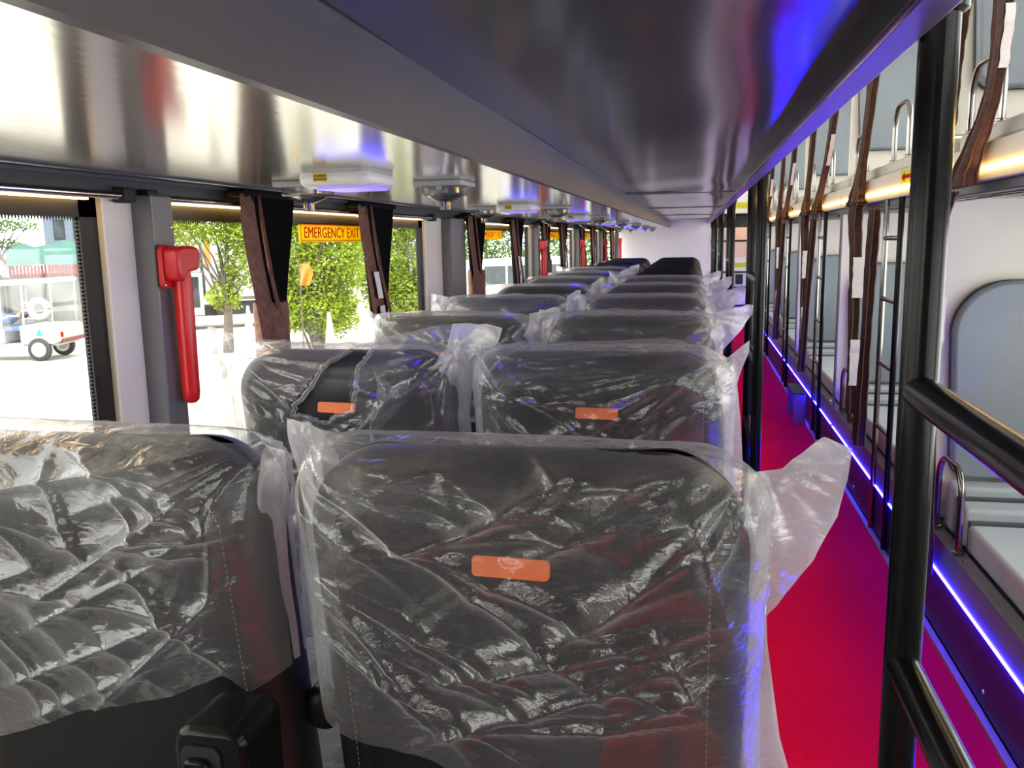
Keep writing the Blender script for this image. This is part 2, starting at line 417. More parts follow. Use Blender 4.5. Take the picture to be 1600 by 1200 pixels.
# windows --------------------------------------------------------------
edges = []
for i in range(len(PIL) - 1):
    a = PIL[i] + (.20 if i == 2 else .055); b = PIL[i + 1] - (.30 if i + 1 == 2 else .10)
    edges.append((a, b))
for n, (a, b) in enumerate(edges, 1):
    w = setting('window_%d' % n)
    zb, zt = 0.775, 1.404; fw = .035; ft = .046
    g = MB()
    g.box(XL - .016, XL - .002, a, a + fw, zb, zt).box(XL - .016, XL - .002, b - fw - .015, b, zb, zt)
    g.box(XL - .016, XL - .002, a, b, zt - ft, zt).box(XL - .016, XL - .002, a, b, zb, zb + fw)
    obj('window_frame', g, 'frame', w)
    obj('window_pane', MB().box(XL - .012, XL - .008, a, b, zb, zt), 'glass', w)
    # dotted ceramic edge of the glass: a row of small black teeth
    t = MB(); p = 0.0075
    y = a + fw
    while y < b - fw and n <= 3:
        t.v += [(XL - .0075, y, zt - ft), (XL - .0075, y + p * .9, zt - ft), (XL - .0075, y + p * .45, zt - ft - .009)]; k = len(t.v); t.f.append((k - 3, k - 2, k - 1)); y += p
    z = zb + fw
    while z < zt - ft and n <= 3:
        for yy, d in ((b - fw - .015, -.009), (a + fw, .009)):
            t.v += [(XL - .0075, yy, z), (XL - .0075, yy, z + p * .9), (XL - .0075, yy + d, z + p * .45)]; k = len(t.v); t.f.append((k - 3, k - 2, k - 1))
        z += p
    if t.v:
        o = obj('dotted_edge', t, 'frame', w, fix=False); o['kind'] = 'stuff'
    obj('upper_pane', MB().box(XL - .034, XL - .030, a, b, 1.80, 2.30), 'glass', w)
    # warm light strip above the window
    obj('light_strip', MB().box(XL + .002, XL + .014, a + .05, b - .04, 1.390, 1.396), 'warm_led_dim', w)

# right wall, roof, ends ----------------------------------------------
wr = setting('wall_right')
for z0, z1 in ((0, .72), (1.30, 1.70), (2.25, 2.46)):
    obj('wall_panel', MB().box(XR, XR + .05, Y0, Y1, z0, z1), 'white', wr)
for k in range(8):
    yy = Y0 + 1.15 + 2.0 * k
    for z0, z1 in ((.72, 1.30), (1.70, 2.25)):
        obj('wall_pillar', MB().box(XR, XR + .05, yy - .12, yy + .12, z0, z1), 'white', wr)
        obj('wall_pane', MB().box(XR + .02, XR + .024, yy + .12, yy + 1.88, z0, z1), 'glass', wr)
ro = setting('trim_2', MB().box(XL - .06, XR + .05, Y0, Y1 + .1, 2.45, 2.52), 'roof')
wb = setting('wall_back')
obj('bulkhead', MB().box(XL - .06, 0.19, Y1, Y1 + .06, 0, 2.46), 'endwhite', wb)
obj('bulkhead_side', MB().box(XB + .01, XR + .05, Y1, Y1 + .06, 0, 2.46), 'endwhite', wb)
wf = setting('wall_front')
obj('dash_panel', MB().box(XL - .06, XR + .05, Y0 - .06, Y0, 0, .62), 'white', wf)
obj('top_panel', MB().box(XL - .06, XR + .05, Y0 - .06, Y0, 2.35, 2.5), 'white', wf)
obj('front_light_block', MB().box(XL, XR, Y0 - .06, Y0, .62, 2.35), 'riser', wf)  # unseen dark closure added over the windscreen opening to cut reflections

# rear door at the end of the aisle
dr = setting('door_1')
obj('door_leaf', MB().box(0.19, XB + .01, Y1 - .003, Y1 + .06, -.0, 2.46), 'endwhite', dr)
obj('door_panel', MB().box(0.23, XB - .03, Y1 - .012, Y1 - .004, 1.0, 1.42), 'pink', dr)
for z in (.56, .30, .78, 1.22): obj('door_rail', MB().box(0.22, XB - .02, Y1 - .03, Y1 - .012, z, z + .022), 'black', dr)
obj('door_window', MB().box(0.22, XB - .02, Y1 - .012, Y1 - .003, 1.42, 1.60), 'darkglass', dr)
obj('window_bar', MB().box(0.20, XB, Y1 - .03, Y1, 1.585, 1.615), 'black', dr)
obj('lime_strip', MB().box(0.30, XB - .02, Y1 - .016, Y1 - .012, 1.69, 1.77), 'lime', dr)
obj('lime_strip', MB().box(0.50, XB - .02, Y1 - .016, Y1 - .012, .86, .92), 'lime', dr)
obj('latch_box', MB().box(0.58, 0.68, Y1 - .06, Y1 - .012, .62, .76), 'blackmatt', dr, bevel=.006)
obj('latch_box', MB().box(0.56, 0.72, Y1 - .06, Y1 - .012, .10, .20), 'blackmatt', dr, bevel=.006)

# ================================================================== SEATS
SW, ST, SR, TH = 0.262, 1.066, 0.108, 0.15      # half width, top, corner radius, thickness


def inside(x, z, w=SW, zt=ST, r=SR):
    qx = np.abs(x) - (w - r); qz = z - (zt - r)
    d = np.minimum(w - np.abs(x), zt - z)
    return np.where((qx > 0) & (qz > 0), r - np.hypot(qx, qz), d)


def mid(z): return 0.075 + (ST - z) * 0.15


def prof(d, e):
    t = np.clip(d / e, 0, 1); return np.sqrt(np.clip(1 - (1 - t) ** 2, 0, 1))


def back_surface(side):
    nz, ns = 56, 56
    zs = ST - (1 - np.cos(np.linspace(0, PI / 2, nz))) * (ST - 0.36)
    ss = np.sin(np.linspace(-PI / 2, PI / 2, ns))
    hw = np.where(zs > ST - SR, SW - SR + np.sqrt(np.clip(SR ** 2 - (zs - (ST - SR)) ** 2, 0, 1)), SW)
    x = ss[:, None] * hw[None, :]; z = np.repeat(zs[None, :], ns, 0)
    d = np.clip(inside(x, z), 0, 1)
    y = mid(z) + side * TH / 2 * prof(d, 0.10)
    if side < 0:
        y += 0.004 * np.exp(-((d - 0.047) / 0.005) ** 2)
        dr = np.minimum(0.155 - np.abs(x + .005), z - 0.86)
        y += 0.003 * np.exp(-(dr / 0.005) ** 2) * (d > .07)
    else:
        y += 0.02 * np.exp(-((np.abs(x) - .19) / .04) ** 2)
    return np.stack([x, y, z], -1)


def rear_y(x, z):
    return float(mid(z) - TH / 2 * prof(np.clip(inside(np.array(x), np.array(z)), 0, 1), 0.10))


def make_seat():
    t = thing('coach_seat', 'x', 'seat')
    b = MB().grid(back_surface(-1)).grid(back_surface(1))
    o = obj('backrest', b, 'leather', t, smooth=True)
    bm = bmesh.new(); bm.from_mesh(o.data); bmesh.ops.remove_doubles(bm, verts=bm.verts, dist=1e-5)
    bmesh.ops.recalc_face_normals(bm, faces=bm.faces); bm.to_mesh(o.data); bm.free()
    # dashed stitching that follows the side of the back
    st = MB(); path = []
    xo = SW - .047; r = SR - .047
    for z in np.arange(0.62, ST - SR, .004): path.append((xo, z))
    for a in np.linspace(0, PI / 2 * .55, 16): path.append((xo - r + r * math.cos(a), ST - SR + r * math.sin(a)))
    for sg in (-1, 1):
        for i in range(0, len(path) - 2, 2):
            pts = [(sg * x, rear_y(x, z) - .0015, z) for x, z in path[i:i + 2]]
            st.tube(pts, .0009, 5)
    o = obj('stitching', st, 'stitch', t); o['kind'] = 'stuff'
    # orange pull tag on the back
    zt_ = 0.944; tb = MB(); pl = rrect(-.0435, .0435, -.0115, .0115, .005)
    n = len(pl)
    tb.prism([(px, pz) for px, pz in pl], -.003, .003, 'y')
    o = obj('pull_tag', tb, 'orange', t); o.location = (0, rear_y(0, zt_) - .003, zt_); o.rotation_euler = (-.15, 0.02, 0)
    cu = obj('seat_cushion', MB().box(-.25, .25, .20, .66, .36, .49), 'leather', t, bevel=.04, seg=4, smooth=True)
    obj('cushion_front_seam', MB().box(-.22, .22, .655, .664, .41, .42), 'stitch', cu)
    base = obj('seat_base', MB().box(-.20, .20, .24, .60, .30, .37), 'blackmatt', t, bevel=.01)
    for sx in (-.15, .15):
        obj('leg', MB().box(sx - .025, sx + .025, .28, .56, .002, .30), 'blackmatt', t, bevel=.006)
    return t


def make_armrest(parent):
    """armrest of the window seat: arm, hinge housing behind the seat with latch and screw"""
    obj('armrest', MB().box(.259, .305, .12, .52, .65, .71), 'leather', parent, bevel=.018, seg=3, smooth=True)
    hs = MB().prism(rrect(.197, .287, .40, .768, .022), -.075, .015, 'y')
    h = obj('armrest_housing', hs, 'black', parent, bevel=.008, smooth=True)
    obj('housing_recess', MB().prism(rrect(.208, .257, .60, .748, .012), -.078, -.072, 'y'), 'blackmatt', h)
    obj('latch', MB().prism(rrect(.215, .246, .62, .736, .009), -.088, -.074, 'y'), 'black', h, bevel=.003, smooth=True)
    obj('screw', MB().lathe([(0, 0), (.0065, 0), (.006, .002), (.003, .0035), (0, .004)], (.231, -.0895, .690), 14, 'y'), 'brass', h, smooth=True)
    obj('screw_slot', MB().box(.2268, .2352, -.0938, -.0920, .6892, .6908).box(.2302, .2318, -.0938, -.0920, .6858, .6942), 'blackmatt', h)


XA, XW, YR, PITCH = -0.193, -0.765, 0.87, 0.86
NCOV_A, NCOV_W, NROW = 6, 8, 12
seat_a = make_seat(); seat_w = dup(seat_a, (XW, YR, 0)); make_armrest(seat_w)
for r in range(NROW):
    y = YR + PITCH * r
    for side, src, xx, nc in (('aisle', seat_a, XA, NCOV_A), ('window', seat_w, XW, NCOV_W)):
        cov = r < nc
        if cov:
            lab = 'black leather %s seat inside a plastic bag, %s row from the camera' % (side, ORD[r])
        else:
            lab = 'bare black leather %s seat without plastic, %s row from the camera' % (side, ORD[r])
        if r == 0: src['label'] = lab; src['group'] = 'coach seats in pairs'; src.location = (xx, y, 0)
        else: dup(src, (xx, y, 0), lab, 'coach seats in pairs')


for c in list(seat_w.children):
    if c.name.startswith('pull_tag'): bpy.data.objects.remove(c)


def bag(name, row, side, prm, nx, nz, material, label):
    """open bottomed polythene bag pulled down over a seat back: two wrinkled sheets joined along three edges"""
    seed = prm['seed']
    s = np.linspace(-1, 1, nx); s = np.sign(s) * (1 - (1 - np.abs(s)) ** 1.35); v = np.linspace(0, 1, nz) ** 1.15
    Sg, V = np.meshgrid(s, v, indexing='ij')
    ver = prm['hem']
    xl = np.interp(V, *prm['left']); xr = np.interp(V, *prm['right'])
    x = np.where(Sg < 0, Sg * xl, Sg * xr)
    tx, tz = zip(*prm['top'])
    ztop = np.interp(x, tx, tz) + 0.004 * (vnoise(x * 22, x * 0 + .5, seed + 7) - .5) + .003 * ridge(x * 45, x * 0 + 3.3, seed + 8)
    hem = np.interp(x, *zip(*ver)) + 0.03 * (vnoise(x * 9, x * 0 + 2.5, seed + 9) - .5)
    z = ztop - .018 - V * (ztop - .018 - hem)
    x = x * 1.07
    if side == 'window': x = np.maximum(x, -.332)
    d = inside(x, z, SW + .012, ST + .010, SR * .75)
    pf = prof(np.clip(d + .004, 0, 1), .105)
    out = np.clip(-d, 0, .1)
    sheets = []
    for sd in (-1, 1):
        k = seed + (0 if sd < 0 else 50)
        wx = x + .05 * (vnoise(x * 5, z * 5, k + 1) - .5); wz = z + .05 * (vnoise(x * 5 + 9, z * 5, k + 2) - .5)
        a = prm.get('ang', .5); ca, sa = math.cos(a), math.sin(a)
        u1 = wx * ca + wz * sa; v1 = -wx * sa + wz * ca
        u2 = wx * ca - wz * sa; v2 = wx * sa + wz * ca
        w = .014 * ridge(u1 * 3, v1 * 8, k + 3) ** 3 + .009 * ridge(u2 * 4, v2 * 13, k + 4) ** 3
        w += .0022 * ridge(u1 * 15, v1 * 26, k + 5) ** 3 + .0008 * ridge(u2 * 40, v2 * 52, k + 6) ** 2
        for cx in (-SW, SW):                    # pull lines that fan out from the corners
            rr = np.hypot(x - cx, z - ST); th = np.arctan2(z - ST, x - cx)
            w += .014 * ridge(th * 4.5, rr * 4, k + 11) ** 3 * np.exp(-((rr - .08) / .13) ** 2)
        if sd < 0:
            for (x0, z0, x1, z1, am, wd) in prm.get('crease', []):
                z0 -= .016; z1 -= .016
                ax, az = x1 - x0, z1 - z0; L2 = ax * ax + az * az
                t = np.clip(((x - x0) * ax + (z - z0) * az) / L2, 0, 1)
                dd = np.hypot(x - x0 - t * ax, z - z0 - t * az)
                w += am * np.exp(-dd / wd) * np.sin(PI * (.12 + .76 * t))
        edge = np.minimum(1, (1 - np.abs(Sg)) * 7) * np.minimum(1, V * 16 + .05)
        flut = (vnoise(x * 14, z * 14, seed + 20) - .5) * .6 * out + (vnoise(z * 20, x * 6, seed + 21) - .5) * .35 * out
        y = mid(np.minimum(z, ST)) + sd * (TH / 2 * pf * 1.0 + .006 * np.minimum(1, np.clip(d, 0, 1) * 40) + (w + .002) * edge + .004 * edge * (d < 0)) + flut
        y += prm.get('ear_y', 0) * np.clip(out * 12, 0, 1)
        low = np.clip((.9 - z) / .2, 0, 1)
        y += sd * .012 * low * vnoise(x * 8, z * 5, k + 30) * edge
        sheets.append(np.stack([x, y, z], -1))
    m = MB()
    hole = prm.get('hole') and [(hx_ + .03, hz_ - .004) for hx_, hz_ in prm['hole']]
    if hole:
        P = sheets[0]; cen = .25 * (P[:-1, :-1] + P[1:, :-1] + P[1:, 1:] + P[:-1, 1:])
        hx, hz = cen[..., 0], cen[..., 2]; ins = np.zeros(hx.shape, bool); n = len(hole)
        for i in range(n):
            (xa, za), (xb, zb) = hole[i], hole[(i + 1) % n]
            c = (za > hz) != (zb > hz)
            with np.errstate(divide='ignore', invalid='ignore'):
                ins ^= c & (hx < (xb - xa) * (hz - za) / (zb - za) + xa)
        m.v += [tuple(p) for p in P.reshape(-1, 3)]
        for i in range(nx - 1):
            for j in range(nz - 1):
                if not ins[i, j]: m.f.append((i * nz + j, (i + 1) * nz + j, (i + 1) * nz + j + 1, i * nz + j + 1))
        rim = []
        rnd = random.Random(5)
        for i in range(n):
            a, b = hole[i], hole[(i + 1) % n]
            for k in range(4):
                q = k / 4; xx = a[0] + (b[0] - a[0]) * q + rnd.uniform(-.003, .003); zz = a[1] + (b[1] - a[1]) * q + rnd.uniform(-.003, .003)
                rim.append((xx, rear_y(xx, zz) - .012 - rnd.uniform(0, .006), zz))
        m.tube(rim + [rim[0]], [.0035 + .003 * rnd.random() for _ in range(len(rim) + 1)], 6, caps=False)
        # torn flap folded outwards on the right of the hole
        nn = 10; F = []
        for i in range(nn):
            q = i / (nn - 1); row_ = []
            for j in range(6):
                p = j / 5
                xx = .092 + .012 * math.sin(q * 6) + p * .055 * math.sin(PI * min(1, q + .15)); zz = 1.035 - q * .155 - p * .02
                row_.append((xx, rear_y(xx, zz) - .016 - .014 * math.sin(p * PI) - .004 * rnd.random(), zz))
            F.append(row_)
        m.grid(F)
    else:
        m.grid(sheets[0])
    m.grid(sheets[1])
    # folded side gussets between the two sheets, of thicker milky film
    n_thin = len(m.f)
    for sel in ((s < 0) & (x.max(1) < -SW + .03), (s > 0) & (x.max(1) > SW - .01)):
        if sel.sum() > 2:
            for q, ph in ((.33, 0.), (.66, 2.)):
                Gs = sheets[0][sel] * (1 - q) + sheets[1][sel] * q
                Gs = Gs.copy(); Gs[..., 1] += .006 * (vnoise(Gs[..., 0] * 40 + ph, Gs[..., 2] * 22, seed + 60) - .5)
                m.grid(Gs)
    xx = XA if side == 'aisle' else XW
    me_name = obj(name, m, material, None, smooth=False, fix=False)
    me_name.data.polygons.foreach_set('use_smooth', [True] * len(me_name.data.polygons))
    me_name.data.materials.append(M['film_fold'])
    me_name.data.polygons.foreach_set('material_index', [0] * n_thin + [1] * (len(m.f) - n_thin))
    me_name.location = (xx, YR + PITCH * row, 0)
    tag(me_name, label, 'plastic bag', 'plastic bags over the seat backs')
    return me_name


def generic(seed, le=.0, re=.0):
    r = random.Random(seed)
    lx = .262 + r.uniform(0, .02) + le; rx = .262 + r.uniform(0, .02) + re
    lz = 1.10 + r.uniform(0, .02); rz = 1.10 + r.uniform(0, .025)
    top = [(-lx - .02, lz + le * .2), (-lx + .015, lz), (-.235, 1.083 + r.uniform(0, .01)), (-.18, 1.094), (r.uniform(-.1, .1), 1.096 + r.uniform(0, .008)), (.18, 1.093),
           (.235, 1.08 + r.uniform(0, .01)), (rx - .015, rz), (rx + .02, rz - .004)]
    vv = [0, .1, .22, .4, .7, 1]
    left = [lx, lx, lx - le * .5 + r.uniform(-.006, .006), .262, .258, .266 + r.uniform(0, .02)]
    right = [rx, rx - .002, rx - re * .45 + r.uniform(-.006, .006), .264, .260, .270 + r.uniform(0, .02)]
    crease = []
    for q_ in range(26):
        cx = r.choice((-.22, .22)); cz = 1.08 - r.random() * (.05 if q_ < 12 else .3)
        crease.append((cx + r.uniform(-.03, .03), cz, -cx * r.uniform(-.2, .9), cz - r.uniform(.03, .28), r.uniform(.006, .016), r.uniform(.004, .010)))
    return dict(seed=seed, left=(vv, left), right=(vv, right), top=top, hem=[(-.3, .74 + r.uniform(-.05, .05)), (0, .74), (.3, .74 + r.uniform(-.05, .05))], crease=crease,
                ang=r.uniform(.2, .9), ear_y=r.uniform(-.01, .01))


a1 = dict(seed=11, ang=.55, ear_y=-.012,
          top=[(-.27, 1.113), (-.255, 1.110), (-.205, 1.092), (-.1, 1.094), (0, 1.097), (.1, 1.089), (.2, 1.086), (.243, 1.062), (.272, 1.066), (.310, 1.101), (.335, 1.092), (.36, 1.085)],
          left=([0, .1, .3, .6, 1], [.262, .260, .256, .262, .268]),
          right=([0, .08, .18, .30, .42, .5, .8, 1], [.336, .334, .328, .306, .262, .264, .282, .305]),
          hem=[(-.3, .75), (-.2, .71), (-.05, .66), (.3, .62)],
          crease=[(-.21, 1.045, -.09, 1.068, .016, .007), (-.20, 1.065, .00, 1.078, .010, .008), (.02, 1.09, .055, 1.066, .020, .006), (.055, 1.066, -.055, 1.0, .024, .007),
                  (-.055, 1.0, -.17, .985, .018, .008), (.07, 1.08, .03, 1.03, .014, .006), (.03, 1.03, -.11, .99, .014, .007), (-.10, .99, .10, 1.01, .010, .009),
                  (.20, 1.07, .05, 1.065, .009, .006), (.235, 1.06, .262, .98, .018, .006), (.19, 1.05, .24, .88, .012, .008), (-.21, .92, -.12, .80, .010, .008),
                  (-.20, .87, -.09, .74, .012, .009), (.16, .90, .22, .78, .012, .007), (.10, .84, .21, .80, .010, .006), (.12, .78, .22, .84, .012, .006)])
a1['crease'] += generic(19)['crease'][8:]
w1 = generic(23, .02, .0)
w1['top'] = [(-.30, 1.10), (-.2, 1.106), (-.1, 1.106), (.05, 1.100), (.13, 1.096), (.2, 1.086), (.245, 1.072), (.27, 1.066)]
w1['right'] = ([0, .2, .5, 1], [.262, .258, .252, .25]); w1['hem'] = [(-.3, .58), (-.05, .68), (.04, .715), (.13, .75), (.19, .775), (.215, .745), (.26, .77)]
w1['crease'] = w1['crease'][14:] + [(-.02, 1.09, .235, 1.03, .014, .008), (.05, 1.08, .21, .995, .018, .007), (.10, 1.03, .14, .985, .018, .006), (.14, .985, .24, .985, .016, .005), (.09, .97, .24, .96, .012, .01),
                (.10, .94, .21, .80, .020, .008), (.10, .94, .25, 1.0, .010, .008), (-.20, 1.07, .02, .96, .016, .009), (-.12, 1.08, -.02, .93, .018, .008), (-.02, .93, -.2, .87, .02, .009), (.0, 1.06, .05, .93, .015, .007)]
w2 = generic(31, .085, .075)
w2['top'] = [(-.37, 1.146), (-.34, 1.141), (-.262, 1.118), (-.2, 1.106), (-.02, 1.094), (.06, 1.104), (.15, 1.122), (.22, 1.140), (.30, 1.138), (.335, 1.128), (.36, 1.11)]
w2['left'] = ([0, .12, .3, .55, .8, 1], [.350, .338, .315, .290, .272, .26]); w2['right'] = ([0, .08, .16, .25, .4, 1], [.335, .322, .29, .272, .262, .272])
w2['hem'] = [(-.3, .585), (0, .60), (.3, .62)]
w2['hole'] = [(-0.002, 1.077), (0.023, 1.077), (0.04, 1.073), (0.039, 1.054), (0.029, 1.041), (0.024, 1.02), (0.025, 0.99), (0.017, 0.968), (0.011, 0.942), (-0.026, 0.93), (-0.055, 0.913), (-0.073, 0.918), (-0.091, 0.926), (-0.114, 0.93), (-0.133, 0.929), (-0.122, 0.952), (-0.087, 0.988), (-0.067, 1.018), (-0.056, 1.036), (-0.028, 1.056), (-0.009, 1.067)]
a2 = generic(43, .02, .02)
a2['top'] = [(-.30, 1.10), (-.26, 1.098), (-.235, 1.088), (-.17, 1.10), (0, 1.104), (.12, 1.110), (.2, 1.098), (.245, 1.07), (.262, 1.085), (.285, 1.106), (.31, 1.10)]
a2['right'] = ([0, .06, .13, .2, .4, .7, 1], [.285, .284, .272, .264, .272, .280, .276])
a2['crease'] += [(-.21, 1.02, .12, 1.075, .016, .008), (-.19, 1.06, .2, 1.09, .012, .007), (-.22, .99, -.08, .985, .014, .006), (-.21, .97, -.13, .89, .016, .006), (-.13, .985, -.08, .99, .01, .004), (.2, .95, .24, .99, .012, .006)]
bags = {('aisle', 0): a1, ('window', 0): w1, ('window', 1): w2, ('aisle', 1): a2}
bags[('aisle', 2)] = generic(57, .0, .07); bags[('window', 2)] = generic(61, .015, .06)
bags[('aisle', 3)] = generic(71, .0, .09); bags[('window', 3)] = generic(83, .07, .01)
bags[('aisle', 4)] = generic(97, .0, .07); bags[('window', 4)] = generic(101, .05, .03)
bags[('aisle', 5)] = generic(107, .02, .05); bags[('window', 5)] = generic(113, .04, .03)
bags[('window', 6)] = generic(127, .03, .02); bags[('window', 7)] = generic(131, .04, .04)
traits = {('aisle', 0): 'clear creased plastic bag over the nearest aisle seat, big flap on its right corner',
          ('window', 0): 'clear plastic bag over the nearest window seat, cut off by the left of the photo',
          ('window', 1): 'plastic bag torn open over an orange tag, with two long upright corners',
          ('aisle', 1): 'plastic bag over the second aisle seat, small flap by the ladder post',
          ('aisle', 2): 'plastic bag over the third aisle seat, its right corner pulled out sideways',
          ('window', 2): 'plastic bag over the third window seat, right corner standing up',
          ('aisle', 3): 'plastic bag over the fourth aisle seat, with the longest pointed right corner',
          ('window', 3): 'plastic bag over the fourth window seat, tall left corner beside the window pillar'}
for (side, row), p in bags.items():
    nx, nz = ((170, 130) if row == 0 else (120, 84) if row == 1 else (80, 50) if row < 4 else (56, 34))
    lab = traits.get((side, row), 'plastic bag over the %s seat of the %s row, far down the bus' % (side, ORD[row]))
    bag('seat_cover', row, side, p, nx, nz, 'film' if row < 2 else 'film_far', lab)

# plastic sheets over the cushions, seen through the gap between the seats
for r in range(3):
    for side, xx in (('window', XW), ('aisle', XA)):
        n = 34; P = np.zeros((n, n, 3)); q = np.linspace(-1, 1, n)
        for i in range(n):
            x_ = q[i] * .268
            yy = np.linspace(.13, .70, n)
            zz = .497 + .012 * ridge(yy * 18 + i * .2, yy * 0 + q[i] * 6, 300 + r) + .006 * ridge(yy * 40, yy * 0 + q[i] * 20, 310 + r)
            if abs(q[i]) > .9: zz = zz - (abs(q[i]) - .9) * .55
            zz = np.where(yy > .67, zz - (yy - .67) * 2, zz) - np.clip(.17 - yy, 0, 1) * -.9
            P[i] = np.stack([np.full(n, x_), yy, zz], -1)
        o = obj('cushion_cover', MB().grid(P), 'film_far', smooth=True, fix=False); o.location = (xx, YR + PITCH * r, 0)
        tag(o, 'crinkled plastic sheet on the seat cushion of the %s row, %s side' % (ORD[r], side), 'plastic sheet', 'plastic sheets on the cushions')

# ================================================================== OVERHEAD UNITS on the soffit
def make_box():
    t = thing('reading_light_unit', 'x', 'light')
    obj('body', MB().prism(rrect(-.070, .070, -.080, .080, .026, 6), -.031, -.0008, 'z'), 'unit', t, bevel=.014, seg=4, smooth=True)
    obj('back_plate', MB().prism(rrect(-.067, .067, -.077, .077, .026, 6), -.006, 0, 'z'), 'vent', t)
    obj('blue_lamp', MB().prism(rrect(-.045, .060, -.06, .06, .02, 4), -.0335, -.029, 'z'), 'blue_lamp', t, bevel=.001)
    sk = obj('sticker', MB().box(-.034, -.008, -.0812, -.0798, -.022, -.009), 'yellow', t)
    mk = MB()
    for k in range(5): mk.box(-.032 + k * .0048, -.029 + k * .0048, -.0816, -.081, -.014, -.0108)
    for k in range(6): mk.box(-.032 + k * .004, -.0296 + k * .004, -.0816, -.081, -.0195, -.0165)
    obj('sticker_print', mk, 'blackink', sk)
    return t


def make_vent():
    t = thing('air_vent', 'x', 'vent')
    obj('flange', MB().prism(rrect(-.056, .056, -.060, .060, .007, 3), -.012, 0, 'z'), 'vent', t, bevel=.003)
    fu = MB().prism(rrect(-.043, .043, -.046, .046, .01, 3), -.031, -.011, 'z')
    obj('collar', fu, 'clear', t, bevel=.004, smooth=True)
    obj('funnel', MB().lathe([(.042, -.031), (.034, -.037), (.018, -.043), (.012, -.046)], (0, 0, 0), 24), 'clear', t, smooth=True)
    obj('spout', MB().lathe([(.012, -.043), (.012, -.062), (.010, -.062), (.010, -.045)], (0, 0, 0), 16), 'clear', t, smooth=True)
    for k in range(2): obj('clip', MB().box(-.006, .006, -.049 + k * .092, -.044 + k * .092, -.020, -.008), 'vent', t)
    return t


bx0 = make_box(); vn0 = make_vent()
YB = [1.55 + 1.60 * k for k in range(7)]
nv = 0
for k, y in enumerate(YB):
    lab = 'white ceiling box with a blue lamp underneath, %s of the row from the camera' % ORD[k]
    o = bx0 if k == 0 else dup(bx0, (0, 0, 0)); o.location = (-.632, y, ZS); tag(o, lab, 'light', 'white blue-lit boxes on the soffit')
    for x_, wh in ((-.815, 'by the window'), (-.545, 'on the aisle side')):
        o = vn0 if nv == 0 else dup(vn0, (0, 0, 0)); nv += 1
        o.location = (x_, y + (.22 if x_ < -.7 else .34), ZS)
        tag(o, 'grey square air vent %s just past the %s blue-lit box' % (wh, ORD[k]), 'vent', 'air vents on the soffit')

# ================================================================== CURTAINS, RODS, HAMMERS, SIGNS on the left
def sweep_curtain(path, widths, thick, pleats, seed, along='y', n=None, ph=0):
    """path: centre points top to bottom; the strip spans widths along y; pleats zigzag in depth"""
    n = n or pleats * 4 + 1; P = np.zeros((len(path), n, 3)); rnd = random.Random(seed)
    for i, (c, w, th) in enumerate(zip(path, widths, thick)):
        for j in range(n):
            q = j / (n - 1)
            zig = math.asin(math.sin(q * pleats * 2 * PI + ph)) / (PI / 2)
            P[i, j] = (c[0] + th * zig, c[1] + (q - .5) * w, c[2] + (.004 * math.sin(q * 40 + seed) if i == 0 else 0))
    return MB().grid(P)


def lerp_path(keys, n):
    z = [k[2] for k in keys]; t = np.linspace(0, 1, n); tk = np.linspace(0, 1, len(keys)); out = []
    K = np.array(keys, float)
    # smooth interpolation through the keys
    def cr(i, u):
        p = [K[max(0, min(len(K) - 1, i + d))] for d in (-1, 0, 1, 2)]
        return .5 * ((2 * p[1]) + (-p[0] + p[2]) * u + (2 * p[0] - 5 * p[1] + 4 * p[2] - p[3]) * u * u + (-p[0] + 3 * p[1] - 3 * p[2] + p[3]) * u ** 3)
    for q in t:
        s_ = q * (len(K) - 1); i = min(int(s_), len(K) - 2); out.append(cr(i, s_ - i))
    return np.array(out)


